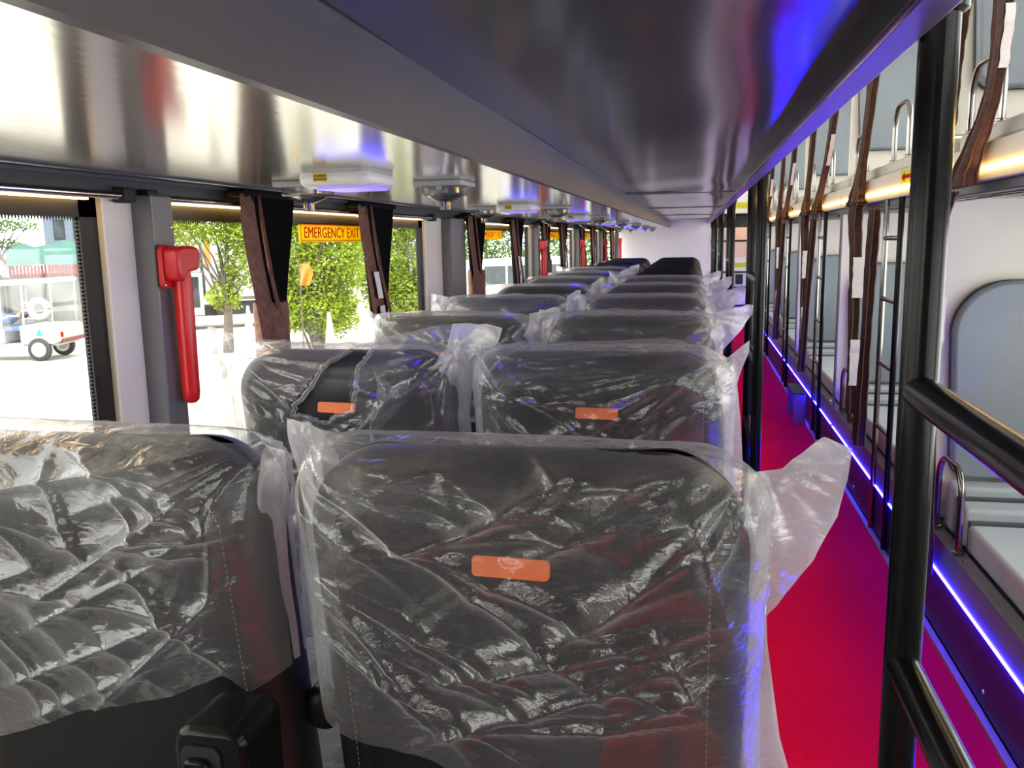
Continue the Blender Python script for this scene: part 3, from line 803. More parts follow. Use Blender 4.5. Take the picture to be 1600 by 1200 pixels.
def window_curtain(y0, y1, yb0, yb1, velcro, label):
    t = thing('window_curtain', label, 'curtain', (XL + .055, (y0 + y1) / 2, 0), group='tied curtains on the left windows')
    o0 = (y0 + y1) / 2; w0 = y1 - y0; wb_ = yb1 - yb0; cb = (yb0 + yb1) / 2 - o0
    N = 22
    # keys: x, centre y, z, width, pleat depth
    k = lerp_path([(0, .03, 1.425, w0 * .78, .020), (0, .035 + cb * .3, 1.33, w0 * .66, .016), (0, .03 + cb * .7, 1.2, w0 * .5, .013), (0, cb + .03, 1.06, wb_ * .75, .010), (0, cb + .025, .96, wb_ * .7, .010), (0, cb + .03, .80, wb_ * .9, .012)], N)
    obj('lining', sweep_curtain(k[:, :3], k[:, 3], k[:, 4], 9, 3), 'blackcloth', t, smooth=True)
    # brown hem turned to the room, on the near side
    k = lerp_path([(.018, -w0 * .36, 1.42, w0 * .20, .006), (.024, -w0 * .35 + cb * .3, 1.33, w0 * .24, .007), (.030, -w0 * .26 + cb * .7, 1.2, w0 * .24, .008), (.030, cb - wb_ * .22, 1.06, wb_ * .62, .008), (.030, cb - wb_ * .2, .96, wb_ * .6, .008), (.028, cb - wb_ * .2, .80, wb_ * .8, .010)], N)
    obj('brown_hem', sweep_curtain(k[:, :3], k[:, 3], k[:, 4], 2, 5, n=17), 'brown', t, smooth=True)
    k2 = k.copy(); k2[:, 0] += .010; k2[:, 1] += k[:, 3] * .62; k2[:, 3] *= .28; k2[:8, 3] *= .4
    obj('brown_edge', sweep_curtain(k2[:, :3], k2[:, 3], k2[:, 4], 1, 5, n=9), 'brown', t, smooth=True)
    obj('heading_tape', MB().box(-.022, .024, -w0 * .44, w0 * .46, 1.415, 1.432), 'blackcloth', t, bevel=.006)
    tb = MB(); P = [[(.006 + .042 * math.sin(a) * q, cb + wb_ * .10 + math.cos(a) * wb_ * .36 * q, z) for a in np.linspace(0, 2 * PI, 25)] for z, q in ((1.155, .96), (1.13, 1.0), (1.06, .96), (.96, 1.02))]
    tb.grid(P)
    if not velcro: obj('sleeve', tb, 'brown', t, smooth=True)
    if velcro:
        for (z0, z1, dy) in ((1.115, 1.205, -.012), (.93, 1.09, .01)):
            yy = float(np.interp(-(z0 + z1) / 2, -k[:, 2], k[:, 1])); yt = float(np.interp(-z1, -k[:, 2], k[:, 1])) - yy; yl = float(np.interp(-z0, -k[:, 2], k[:, 1])) - yy
            v = MB(); b_ = .020
            v.v += [(.046, yy + yl - b_, z0), (.046, yy + yl + b_, z0), (.046, yy + yt + b_, z1), (.046, yy + yt - b_, z1), (.042, yy + yl - b_, z0), (.042, yy + yl + b_, z0), (.042, yy + yt + b_, z1), (.042, yy + yt - b_, z1)]
            v.f += [(0, 1, 2, 3), (7, 6, 5, 4), (0, 4, 5, 1), (1, 5, 6, 2), (2, 6, 7, 3), (3, 7, 4, 0)]
            obj('velcro_strip', v, 'velcro', t, bevel=.001)
    return t


CUR = [(1.965, 2.30, 2.03, 2.19, 0), (2.73, 3.13, 2.82, 3.02, 1), (4.16, 4.60, 4.24, 4.46, 0), (5.20, 5.66, 5.30, 5.52, 1), (6.33, 6.74, 6.40, 6.62, 0), (7.20, 7.66, 7.30, 7.52, 1),
       (8.52, 8.92, 8.6, 8.82, 0), (9.45, 9.88, 9.52, 9.76, 1), (10.74, 11.1, 10.8, 11.0, 0), (11.7, 12.1, 11.76, 12.0, 1)]
for i, c in enumerate(CUR):
    c = tuple(q * .9685 for q in c[:4]) + c[4:]
    lab = ('black window curtain with brown hem, %s from the camera' % ORD[i]) + (' and white velcro strips' if c[4] else '')
    window_curtain(*c, lab)

for i, (a, b) in enumerate(edges):
    t = thing('curtain_rod', 'thin chrome curtain rod above the %s left window' % ORD[i], 'curtain rod', (XL + .036, (a + b) / 2, 1.399), group='curtain rods of the left windows')
    h = (b - a) / 2 + .05
    obj('rod', MB().tube([(0, -h, 0), (0, h, 0)], .0075, 10), 'chrome', t, smooth=True)
    for s_ in (-h + .01, h - .01):
        obj('bracket', MB().box(-.018, .012, s_ - .018, s_ + .018, -.013, .016), 'blackmatt', t, bevel=.004)

# red emergency hammers
def make_hammer():
    t = thing('emergency_hammer', 'x', 'hammer')
    hp = [(-.018, .0), (-.018, -.052), (-.010, -.066), (.004, -.066), (.016, -.05), (.05, -.046), (.062, -.04), (.066, -.01), (.060, 0.002), (.04, .006), (.0, .006)]
    obj('head', MB().prism(hp, -.018, .022, 'x'), 'red', t, bevel=.007, seg=3, smooth=True)
    obj('mount_plate', MB().prism(rrect(-.026, .026, -.08, .008, .012), -.022, -.012, 'x'), 'red', t, bevel=.003, smooth=True)
    obj('handle', MB().tube([(0, .024, -.04), (0, .024, -.07), (0, .024, -.30), (0, .024, -.318), (0, .024, -.324)], [.017, .0195, .0185, .016, .009], 16), 'red', t, smooth=True)
    obj('screw', MB().lathe([(0, 0), (.005, 0), (.004, .002), (0, .003)], (-.012, -.018, -.072), 10, 'x'), 'chrome', t)
    return t


hm0 = make_hammer()
HY = [1.61, 6.07, 8.27, 10.47, 12.55]
for i, y in enumerate(HY):
    o = hm0 if i == 0 else dup(hm0, (0, 0, 0)); o.location = (XL + .085, y, 1.295)
    tag(o, 'red emergency hammer on the %s grey pillar%s' % (['nearest', 'third', 'fourth', 'fifth', 'farthest'][i], ' with long red handle' if i == 0 else ''), 'hammer', 'red emergency hammers on the pillars')

RX = (PI / 2, 0, PI / 2)
# yellow EMERGENCY EXIT signs on the panes
for i, y in enumerate((2.385, 4.63, 6.90, 9.10)):
    t = thing('exit_sign', 'yellow emergency exit sign with red letters on the %s window pane past the nearest pillar' % ORD[i], 'sign', (XL - .004, y, 1.334), group='emergency exit signs on the glass')
    obj('board', MB().box(-.002, .002, 0, .50, -.029, .029), 'yellow', t, bevel=.001)
    g = MB().box(.002, .0028, .006, .494, .0235, .0255).box(.002, .0028, .006, .494, -.0255, -.0235).box(.002, .0028, .006, .008, -.0255, .0255).box(.002, .0028, .492, .494, -.0255, .0255)
    obj('border_line', g, 'redink', t)
    text('lettering', 'EMERGENCY EXIT', .046, 'redink', t, (.0028, .025, -.002), RX, 1.18)
# break glass sticker
t = thing('break_glass_sticker', 'yellow break glass sticker with a red starburst beside the nearest hammer', 'sticker', (XL - .005, 1.62, 1.318))
obj('sheet', MB().prism(rrect(0, .118, -.047, .045, .006), -.001, .001, 'x'), 'lime', t)
g = MB()
for z0, z1, y0, y1 in ((.041, .0425, .004, .114), (-.0445, -.043, .004, .114)): g.box(.001, .0016, y0, y1, z0, z1)
for yy in (.004, .1125): g.box(.001, .0016, yy, yy + .0015, -.0445, .0425)
obj('border_line', g, 'redink', t)
st = MB(); c0 = (.058, .014); pts = []
for k in range(20):
    a = 2 * PI * k / 20; rr = .024 if k % 2 == 0 else .009
    pts.append((c0[0] + rr * math.cos(a), c0[1] + rr * math.sin(a)))
obj('starburst', st.prism(pts, .001, .0017, 'x'), 'redink', t)
g = MB().tube([(.0014, .10, .035), (.0014, .102, .0), (.0014, .092, -.010), (.0014, .078, -.013)], .0012, 5)
g.prism([(.078, -.008), (.070, -.0135), (.079, -.019)], .001, .0017, 'x').prism([(.050, -.024), (.060, -.012), (.070, -.020), (.066, -.026)], .001, .0017, 'x')
g.box(.001, .0014, .076, .077, .034, -.002 + .0).box(.001, .0014, .076, .100, .034, .035)
obj('hand_drawing', g, 'redink', t)
text('lettering', 'BREAK GLASS', .0125, 'redink', t, (.0018, .012, -.031), RX, 1.05)
text('lettering', 'IN EMERGENCY', .0115, 'redink', t, (.0018, .008, -.040), RX, 1.02)

# ================================================================== LADDERS of the left upper berths (aisle side)
def ladder(y0, y1, zt, label, r=.0195, x=XE + .0215, rungs=(1.133, .820, .51, .22)):
    t = thing('berth_ladder', label, 'ladder', (x, y0, 0), group='black ladders along the aisle')
    for yy in (0, y1 - y0):
        rl = obj('rail', MB().tube([(0, yy, .012), (0, yy, zt)], r, 20), 'black', t, smooth=True)
        obj('collar', MB().lathe([(r + .001, zt - .020), (r + .007, zt - .016), (r + .007, zt - .003), (r + .001, zt - .001)], (0, yy, 0), 20), 'black', rl, smooth=True)
        obj('foot_flange', MB().lathe([(.034, .0), (.034, .006), (r + .002, .012)], (0, yy, 0), 20), 'black', rl, smooth=True)
    for z in rungs:
        obj('rung', MB().tube([(0, .004, z), (0, y1 - y0 - .004, z)], r * .93, 18), 'black', t, smooth=True)
    return t


LAD = [(0.42, 0.98), (3.31, 3.88), (5.90, 6.40), (8.20, 8.70), (10.5, 11.0), (11.9, 12.3)]
for i, (a, b) in enumerate(LAD):
    ladder(a, b, 1.534, ['thick black ladder post in the foreground with rungs running out of frame', 'black aisle ladder just past the nearest seat bags', 'black aisle ladder, third from the camera', 'black aisle ladder, fourth from the camera', 'black aisle ladder, fifth from the camera', 'farthest black aisle ladder by the end wall'][i])

# ================================================================== SLEEPER BERTHS on the right
def make_lower(L):
    t = thing('lower_berth', 'x', 'berth')
    obj('riser_panel', MB().box(.0, .018, .004, L - .004, .014, .205), 'riser', t, bevel=.002)
    obj('blue_strip', MB().box(-.007, .002, .02, L - .03, .2135, .2175), 'blue_led', t)
    obj('strip_channel', MB().box(.0, .018, 0, L, .203, .228), 'riser', t)
    obj('ledge', MB().prism([(.0, .228), (.018, .300), (.060, .304), (.060, .228)], .003, L - .003, 'y'), 'ledge', t, bevel=.003)
    obj('deck', MB().box(.060, .64, .0, L, .22, .30), 'blackmatt', t)
    for yy in (.30, .95, 1.6): obj('ledge_bolt', MB().lathe([(.006, 0), (.005, .003), (0, .004)], (.035, yy, .303), 10), 'chrome', t)
    for yy in (.55, 1.25): obj('riser_bolt', MB().lathe([(.007, 0), (.006, -.003), (0, -.004)], (0, yy, .06), 10, 'x'), 'chrome', t)
    return t


def make_mattress():
    t = thing('mattress', 'x', 'mattress')
    for a, b, h in ((.03, 1.70, .39), (1.725, 1.835, .43), (1.86, 1.96, .465)):
        obj('mattress_section', MB().box(.066, .63, a, b, .302, h), 'mattress', t, bevel=.014, seg=3, smooth=True)
    obj('dark_gap_fill', MB().box(.075, .62, 1.697, 1.728, .302, .395).box(.075, .62, 1.832, 1.863, .302, .435), 'padshade', t)  # dark fill stands in for shade in the gaps between sections
    return t


def arch(x0, x1, z0, z1, n=14):
    """tall pad outline with an arched top and small round bottom corners"""
    R = .175; pts = []
    for k in range(n): a = PI / 2 * k / (n - 1); pts.append((x1 - R + R * math.cos(a), z1 - R + R * math.sin(a)))
    for k in range(n): a = PI / 2 + PI / 2 * k / (n - 1); pts.append((x0 + R + R * math.cos(a), z1 - R + R * math.sin(a)))
    r = .06
    for k in range(6): a = PI + PI / 2 * k / 5; pts.append((x0 + .02 + r + r * math.cos(a), z0 + r + r * math.sin(a)))
    for k in range(6): a = 1.5 * PI + PI / 2 * k / 5; pts.append((x1 - .02 - r + r * math.cos(a), z0 + r + r * math.sin(a)))
    return pts


def make_partition():
    t = thing('berth_partition', 'x', 'partition')
    obj('lower_board', MB().box(.005, .645, -.014, .014, .386, 1.408), 'white', t, bevel=.003)
    obj('edge_strip', MB().box(.0, .010, -.017, .017, .31, 1.408), 'channel', t, bevel=.002)
    obj('upper_board', MB().box(.03, .645, -.014, .014, 1.61, 2.44), 'white', t, bevel=.003)
    for z0, z1 in ((.475, 1.14), (1.745, 2.36)):
        p = obj('backrest_pad', MB().prism(arch(.055, .50, z0, z1), -.066, -.014, 'y'), 'pad', t, bevel=.012, seg=3, smooth=True)
        obj('pad_shade_edge', MB().prism(arch(.052, .503, z0 - .003, z1 + .003), -.032, -.0135, 'y'), 'padshade', p)  # dark rim paints the side shading around the pad
    return t


def make_upper(L):
    t = thing('upper_berth', 'x', 'berth')
    obj('deck', MB().box(.02, .645, .0, L, 1.410, 1.455), 'header', t, bevel=.003)
    obj('fascia', MB().box(-.002, .020, .002, L - .002, 1.440, 1.545), 'tan', t, bevel=.004)
    obj('warm_strip', MB().box(-.009, -.002, .03, L - .02, 1.470, 1.479), 'warm_led', t)
    obj('inner_deck', MB().box(.02, .645, .0, L, 1.455, 1.540), 'tan', t)
    obj('curtain_rail', MB().tube([(.035, .03, 1.400), (.035, L - .03, 1.400)], .006, 8), 'steel', t, smooth=True)
    for yy in (.3, 1.2): obj('rail_clip', MB().box(.028, .042, yy, yy + .03, 1.392, 1.414), 'steel', t)
    return t


def hoop(y0, y1, z0, z1, x, r, label, group, name='guard_hoop', cat='handrail'):
    t = thing(name, label, cat, (x, (y0 + y1) / 2, z0), group=group); h = (y1 - y0) / 2; R = min(.085, h); pts = [(0, -h, .003), (0, -h, z1 - z0 - R)]
    for k in range(1, 8): a = PI - PI / 2 * k / 8; pts.append((0, -h + R + R * math.cos(a), z1 - z0 - R + R * math.sin(a)))
    pts += [(0, -h + R, z1 - z0), (0, h - R, z1 - z0)]
    for k in range(1, 8): a = PI / 2 - PI / 2 * k / 8; pts.append((0, h - R + R * math.cos(a), z1 - z0 - R + R * math.sin(a)))
    pts += [(0, h, z1 - z0 - R), (0, h, .003)]
    obj('tube', MB().tube(pts, r, 14), 'steel', t, smooth=True)
    for s_ in (-h, h): obj('foot_plate', MB().lathe([(.019, .001), (.019, .005), (r, .009)], (0, s_, 0), 14), 'steel', t, smooth=True)
    return t


PB = 2.0; YP = 3.15
lo = make_lower(PB); ma = make_mattress(); pa = make_partition(); up = make_upper(PB)
for k in range(6):
    y = YP - PB + PB * k
    for src, what, cat, grp in ((lo, 'grey lower berth base with blue light strip', 'berth', 'lower sleeper berths'), (ma, 'pale grey mattress on the lower berth', 'mattress', 'lower berth mattresses'),
                                (pa, 'white berth partition with grey arched pads', 'partition', 'berth partitions'), (up, 'upper berth with tan edge and warm light strip', 'berth', 'upper sleeper berths')):
        o = src if k == 0 else dup(src, (0, 0, 0))
        last = k == 5
        o.location = (XB, y + (PB if src is pa else 0), 0)
        if last:
            o.scale = (1, .87, 1)
            if src is pa: o.location.y = 12.87
        tag(o, '%s, %s bay from the camera' % (what, ORD[k]), cat, grp)
    # upper mattress
    m = obj('upper_mattress', MB().box(XB + .035, XR - .01, y + .03, y + (1.70 if last else 1.95), 1.547, 1.606), 'tan', bevel=.016, seg=3, smooth=True)
    tag(m, 'tan upper berth mattress, %s bay from the camera' % ORD[k], 'mattress', 'upper berth mattresses')
    if k < 5:
        hoop(y + 1.67, y + 1.93, .305, .565, XB + .035, .0105, 'chrome guard hoop on the lower berth ledge, %s bay from the camera' % ORD[k], 'lower guard hoops')
        hoop(y + 1.62, y + 1.91, 1.607, 1.805, XB + .055, .0105, 'chrome guard hoop on the upper berth edge, %s bay from the camera' % ORD[k], 'upper guard hoops')
    if 1 <= k <= 5 and y + .8 < 12.6:
        hoop(y + .73, y + 1.0, 1.607, 1.835, XB + .055, .011, 'grab hoop above the berth ladder, %s bay from the camera' % ORD[k], 'ladder grab hoops')
        t = thing('berth_access_ladder', 'slim steel ladder up to the upper berth, %s bay from the camera' % ORD[k], 'ladder', (XB - .012, y + .48, 0), group='steel ladders on the right berths')
        for yy in (0, .27):
            obj('rail', MB().tube([(0, yy, .02), (0, yy, 1.438)], .0115, 12), 'steel' if yy else 'black', t, smooth=True)
        for z in (1.28, 1.03, .76, .49): obj('rung', MB().tube([(0, .005, z), (0, .265, z)], .0105, 12), 'steel', t, smooth=True)
# nearest edge of the aisle
for k in range(7):
    y = YP - 2 * PB + PB * k
    setting('trim_%d' % (k + 3), MB().box(XB - .024, XB - .002, y, min(y + PB - .004, Y1 - .1), .0, .012), 'strip', bevel=.002)
# base in front of the camera's own position
setting('trim_10', MB().box(XB, XR, Y0, YP - PB - .004, 0, .30), 'riser')
setting('trim_11', MB().box(XB, XR, Y0, YP - PB - .004, 1.41, 1.54), 'tan')

# arrow stickers on the upper berth edge
for k, y in enumerate((3.62, 7.62)):
    t = thing('arrow_sticker', 'lime sticker with a red arrow on the tan berth edge, %s one' % ('nearer' if k == 0 else 'farther'), 'sticker', (XB - .002, y, 1.513))
    obj('sheet', MB().box(-.002, -.0005, -.10, .10, -.026, .026), 'lime', t)
    obj('arrow', MB().prism([(.075, 0), (.03, .019), (.03, .007), (-.07, .007), (-.07, -.007), (.03, -.007), (.03, -.019)], -.003, -.002, 'x'), 'redink', t)


# brown curtains tied along the right berths
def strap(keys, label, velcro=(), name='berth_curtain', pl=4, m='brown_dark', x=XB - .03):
    """keys: (y, z, width, pleat depth) top to bottom"""
    y0 = keys[0][0]
    t = thing(name, label, 'curtain', (x, y0, 0), group='brown tied curtains of the right berths')
    k = lerp_path([(0, q[0] - y0, q[1], q[2], q[3]) for q in keys], 26)
    k[:, 3] *= 1.35; k[:, 4] *= 1.6
    k[:, 3] *= 1 + .10 * np.sin(np.arange(26) * 1.9 + y0 * 7)
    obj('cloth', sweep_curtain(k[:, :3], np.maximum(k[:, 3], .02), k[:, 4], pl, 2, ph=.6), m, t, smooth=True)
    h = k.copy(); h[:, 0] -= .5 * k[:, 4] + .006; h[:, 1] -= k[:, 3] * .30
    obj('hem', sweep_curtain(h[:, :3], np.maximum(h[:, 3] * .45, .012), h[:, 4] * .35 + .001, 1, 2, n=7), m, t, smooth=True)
    for z0, z1 in velcro:
        v = MB(); P = []
        for q in np.linspace(0, 1, 8):
            z = z1 + (z0 - z1) * q; yy = float(np.interp(-z, -k[:, 2], k[:, 1])); ww = float(np.interp(-z, -k[:, 2], k[:, 3])); tt = float(np.interp(-z, -k[:, 2], k[:, 4]))
            yn = yy - ww * .5 - .006; wv = .0015 * math.sin(q * 17)
            hw_ = .011 if z0 > 1.5 else .024; P.append([(-hw_ + wv, yn, z), (hw_ + wv, yn - .002, z), (hw_ + wv, yn + .003, z), (-hw_ + wv, yn + .004, z)])
        v.grid(P, closed_v=True)
        obj('velcro_strip', v, 'velcro', t)
    return t


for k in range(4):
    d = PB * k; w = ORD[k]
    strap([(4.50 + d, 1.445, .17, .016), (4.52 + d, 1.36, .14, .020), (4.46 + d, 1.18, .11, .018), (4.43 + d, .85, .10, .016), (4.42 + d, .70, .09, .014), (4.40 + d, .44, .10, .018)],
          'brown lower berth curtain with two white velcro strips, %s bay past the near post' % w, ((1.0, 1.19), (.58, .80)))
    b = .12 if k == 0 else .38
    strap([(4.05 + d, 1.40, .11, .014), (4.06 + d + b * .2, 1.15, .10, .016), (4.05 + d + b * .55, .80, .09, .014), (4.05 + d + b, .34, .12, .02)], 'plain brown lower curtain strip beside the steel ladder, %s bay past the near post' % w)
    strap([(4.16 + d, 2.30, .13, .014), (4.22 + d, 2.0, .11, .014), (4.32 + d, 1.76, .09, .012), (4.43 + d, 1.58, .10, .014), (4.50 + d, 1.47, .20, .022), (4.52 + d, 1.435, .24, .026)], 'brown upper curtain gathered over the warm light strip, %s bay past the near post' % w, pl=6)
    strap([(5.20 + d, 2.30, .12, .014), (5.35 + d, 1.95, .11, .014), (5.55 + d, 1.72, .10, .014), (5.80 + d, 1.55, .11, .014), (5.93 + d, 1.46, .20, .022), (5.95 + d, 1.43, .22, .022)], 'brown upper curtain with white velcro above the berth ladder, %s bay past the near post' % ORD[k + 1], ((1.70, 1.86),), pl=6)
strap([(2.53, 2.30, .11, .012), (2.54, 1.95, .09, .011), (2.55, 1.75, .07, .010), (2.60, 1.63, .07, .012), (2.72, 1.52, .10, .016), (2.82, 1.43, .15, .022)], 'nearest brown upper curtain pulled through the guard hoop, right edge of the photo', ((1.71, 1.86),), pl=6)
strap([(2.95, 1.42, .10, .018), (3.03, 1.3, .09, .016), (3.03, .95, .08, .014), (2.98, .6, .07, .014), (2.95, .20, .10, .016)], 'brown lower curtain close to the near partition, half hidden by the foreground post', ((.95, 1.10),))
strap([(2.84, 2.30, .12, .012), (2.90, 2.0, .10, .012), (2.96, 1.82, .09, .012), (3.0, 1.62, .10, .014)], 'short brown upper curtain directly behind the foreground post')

# step box with a glossy flap beside the berths
t = thing('foot_step', 'dark foot step with blue-lit side, sticking into the red aisle by the berths', 'step', (XB - .026, 6.12, 0))
obj('tread', MB().box(-.085, -.001, 0, .40, .215, .23), 'riser', t, bevel=.003)
obj('side_plate', MB().box(-.082, -.001, .004, .014, .013, .215), 'edge', t, bevel=.002)
obj('side_plate', MB().box(-.082, -.001, .386, .396, .013, .215), 'edge', t, bevel=.002)

# ================================================================== OUTSIDE the left windows
G = -1.30
setting('trim_12', MB().box(-90, XL - .2, -30, 90, G - .2, G), 'concrete')


def at(px, py, depth):
    v = R3 @ Vector((px - 800, 600 - py, -f)) / f * depth
    return Vector((v.x, v.y, v.z + HC))


def heading(p):                       # turn so that local +x runs to the right as seen from the bus
    return math.atan2(p.y, p.x) - PI / 2


def ground(px, depth): p = at(px, 450, depth); return Vector((p.x, p.y, G))


# white electric rickshaw
p = ground(20, 20.6); rz = heading(p) - .52
RK = 1.16
t = thing('electric_rickshaw', 'white open electric rickshaw parked outside the nearest window', 'vehicle', p, rz)
b = MB().box(-1.75, 1.05, -.46, .46, .30, .36).box(.32, 1.08, -.50, .50, .36, .72).box(-.15, .0, -.48, .48, .36, .66).box(-1.0, -.88, -.48, .48, .36, .72)
b.prism([(.35, .70), (1.08, .70), (1.14, .62), (1.14, .40), (1.0, .34), (.35, .34)], -.52, .52, 'y')
obj('body', b, 'carwhite', t, bevel=.02)
obj('roof', MB().prism([(-1.75, 1.50), (-1.70, 1.56), (1.02, 1.66), (1.08, 1.62), (1.06, 1.56), (-1.7, 1.46)], -.52, .52, 'y'), 'carwhite', t, bevel=.01)
for x in (-1.6, -.9, -.05, .40, .98):
    for y in (-.48, .48): obj('roof_post', MB().tube([(x, y, .36), (x + .04, y, 1.55)], .022, 8), 'carwhite', t)
for z in (.86, 1.02, 1.18): obj('back_rail', MB().tube([(.44, -.48, z), (.99, -.48, z)], .014, 6), 'carwhite', t)
obj('arm_loop', MB().tube([(-.1, -.49, .66), (-.06, -.49, .84), (.12, -.49, .92), (.34, -.49, .92)], .022, 8), 'carwhite', t)
obj('arm_loop', MB().tube([(-.95, -.49, .66), (-.90, -.49, .84), (-.72, -.49, .88), (-.6, -.49, .6)], .022, 8), 'carwhite', t)
obj('seat', MB().box(-.05, .38, -.44, .44, .60, .70).box(-.92, -.6, -.44, .44, .58, .66), 'denim', t, bevel=.03)
obj('bumper', MB().box(1.10, 1.16, -.46, .46, .36, .44), 'redsheet', t, bevel=.01)
obj('green_mark', MB().prism([(.66, .52), (.80, .52), (.76, .60), (.73, .66), (.70, .60)], -.527, -.521, 'y'), 'green', t)
obj('tail_light', MB().box(1.12, 1.15, -.49, -.40, .48, .58), 'redink', t)
for x, y in ((.70, -.50), (.70, .44), (-1.45, .0)):
    wv = obj('wheel', MB().lathe([(.14, -.05), (.20, -.055), (.235, -.03), (.235, .03), (.20, .055), (.14, .05)], (x, y, .235), 20, 'y'), 'tyre', t, smooth=True)
    obj('wheel_disc', MB().lathe([(.15, -.058), (.12, -.05), (.05, -.07), (.0, -.07)], (x, y, .235), 16, 'y'), 'wheel', wv)
sp = MB(); sp.tube([(.80 + .17 * math.cos(a), -.56, 1.06 + .17 * math.sin(a)) for a in np.linspace(0, 2 * PI, 20)], .065, 10, caps=False)
obj('spare_wheel', sp, 'carwhite', t, smooth=True)
# the person asleep on its bench: one skinned figure
t.scale = (RK, RK, RK)
per = thing('person', 'person in blue clothes lying across the bench of the white rickshaw', 'person', p, rz)
sk = {'hip': (-.42, -.22, .78), 'chest': (-.05, -.20, .86), 'neck': (.12, -.20, .90), 'head': (.26, -.2, .93), 'kneel': (-.66, -.40, .98), 'ankl': (-.86, -.44, .60), 'kner': (-.70, -.08, .90), 'ankr': (-.92, -.14, .58), 'elbl': (.02, -.44, .80), 'handl': (-.22, -.42, .86), 'elbr': (.02, .06, .86), 'handr': (-.2, .0, .92)}
rad = {'hip': .14, 'chest': .15, 'neck': .055, 'head': .095, 'kneel': .075, 'ankl': .045, 'kner': .075, 'ankr': .045, 'elbl': .05, 'handl': .04, 'elbr': .05, 'handr': .04}
per.scale = (RK, RK, RK)
nm = list(sk); ed = [('hip', 'chest'), ('chest', 'neck'), ('hip', 'kneel'), ('kneel', 'ankl'), ('hip', 'kner'), ('kner', 'ankr'), ('chest', 'elbl'), ('elbl', 'handl'), ('chest', 'elbr'), ('elbr', 'handr')]
me = bpy.data.meshes.new('body'); me.from_pydata([sk[n] for n in nm if n != 'head'], [], [])
nn = [n for n in nm if n != 'head']
me.clear_geometry(); me.from_pydata([sk[n] for n in nn], [(nn.index(a), nn.index(b_)) for a, b_ in ed], [])
bo = bpy.data.objects.new('body', me); C.objects.link(bo); bo.parent = per; me.materials.append(M['denim'])
md = bo.modifiers.new('skin', 'SKIN'); bo.modifiers.new('smooth', 'SUBSURF').render_levels = 1
for v, n in zip(me.skin_vertices[0].data, nn): v.radius = (rad[n], rad[n]); v.use_root = n == 'hip'
obj('head', MB().lathe([(.0, -.10), (.05, -.09), (.075, -.04), (.085, .02), (.075, .08), (.04, .11), (0, .115)], (.24, -.2, .92), 14, 'x'), 'skin', per, smooth=True)
obj('hair', MB().lathe([(.088, .02), (.082, .08), (.045, .118), (0, .124)], (.24, -.2, .925), 14, 'x'), 'hair', per, smooth=True)

# market stall with green tarpaulin, corrugated fence
p = ground(88, 27.0); rz = heading(p)
t = thing('tarpaulin_stall', 'stall with sagging green tarpaulin roof over a red ribbed eave', 'stall', p, rz)
n = 24; P = np.zeros((n, 9, 3))
for i in range(n):
    for j in range(9):
        x = -1.25 + 2.45 * i / (n - 1); q = j / 8
        P[i, j] = (x + .12 * (1 - q) * (1 if i < n / 2 else -1) * 0, -.9 + q * .9, 2.08 + .62 * q + .06 * math.sin(x * 5) * q + .03 * math.sin(x * 11 + q * 4) + .12 * (x + 1.2) / 2.4)
obj('tarpaulin', MB().grid(P), 'tarp', t, smooth=True)
g = MB()
for i in range(26): obj('eave_rib', MB().box(-1.2 + i * .093, -1.2 + i * .093 + .075, -.96, -.92, 1.78, 2.12), 'redsheet', t)
obj('stall_wall', MB().box(-1.2, 1.25, -.85, .8, 0, 1.85), 'greysheet', t)
p = ground(60, 28.4); rz = heading(p)
t = thing('corrugated_fence', 'weathered grey corrugated fence behind the white rickshaw', 'fence', p, rz)
for i in range(46):
    x = -3.2 + i * .13; obj('fence_sheet', MB().prism([(x, 0), (x + .065, -.04), (x + .13, 0), (x + .13, .02), (x, .02)], 0, 1.75 + .05 * math.sin(i * 1.7), 'z'), 'greysheet', t)
p = ground(4, 27.6); rz = heading(p)
t = thing('red_awning', 'small red awning above the grey fence at the left edge', 'awning', p, rz)
obj('canopy', MB().prism([(-.7, 2.05), (-.6, 2.4), (.05, 2.45), (.35, 2.0), (.30, 1.95), (.0, 2.3)], -.5, .5, 'y'), 'redsheet', t)
obj('post', MB().tube([(.28, 0, 0), (.28, 0, 2.0)], .03, 6), 'wood', t)
p = ground(112, 40); rz = heading(p)
t = thing('grey_building', 'blue grey building far behind the green stall', 'building', p, rz)
obj('wall', MB().box(-.9, 1.6, 0, 3, 0, 6.4), 'bluegrey', t)
for z in (3.0, 4.6):
    for x in (-.5, .3, 1.0): w_ = obj('window', MB().box(x, x + .45, -.03, .02, z, z + .9), 'frame', t); obj('pane', MB().box(x + .04, x + .41, -.04, -.03, z + .04, z + .86), 'darkglass', w_)
obj('roof_slab', MB().box(-1.0, 1.7, -.15, 3.1, 6.4, 6.55), 'bluegrey', t)

# lorry with dark windows and white box
p = ground(272, 26.5); rz = heading(p) + .10
t = thing('box_lorry', 'small lorry with dark cab windows and white cargo box behind the bushes', 'truck', p, rz)
cab = [(-.45, .45), (-.42, .95), (-.10, 1.65), (.06, 1.78), (.85, 1.78), (.85, .45)]
obj('cab', MB().prism(cab, 0, 1.7, 'y'), 'carwhite', t, bevel=.03)
obj('side_window', MB().prism([(-.28, 1.0), (-.02, 1.58), (.10, 1.66), (.72, 1.66), (.72, .72), (-.1, .72)], -.02, .01, 'y'), 'darkglass', t)
obj('windscreen', MB().prism([(-.44, .98), (-.12, 1.63), (-.09, 1.6), (-.38, .98)], .1, 1.6, 'y'), 'darkglass', t)
obj('wind_deflector', MB().prism([(.12, 1.78), (.62, 2.75), (.85, 2.75), (.85, 1.78)], .2, 1.5, 'y'), 'carwhite', t, bevel=.03)
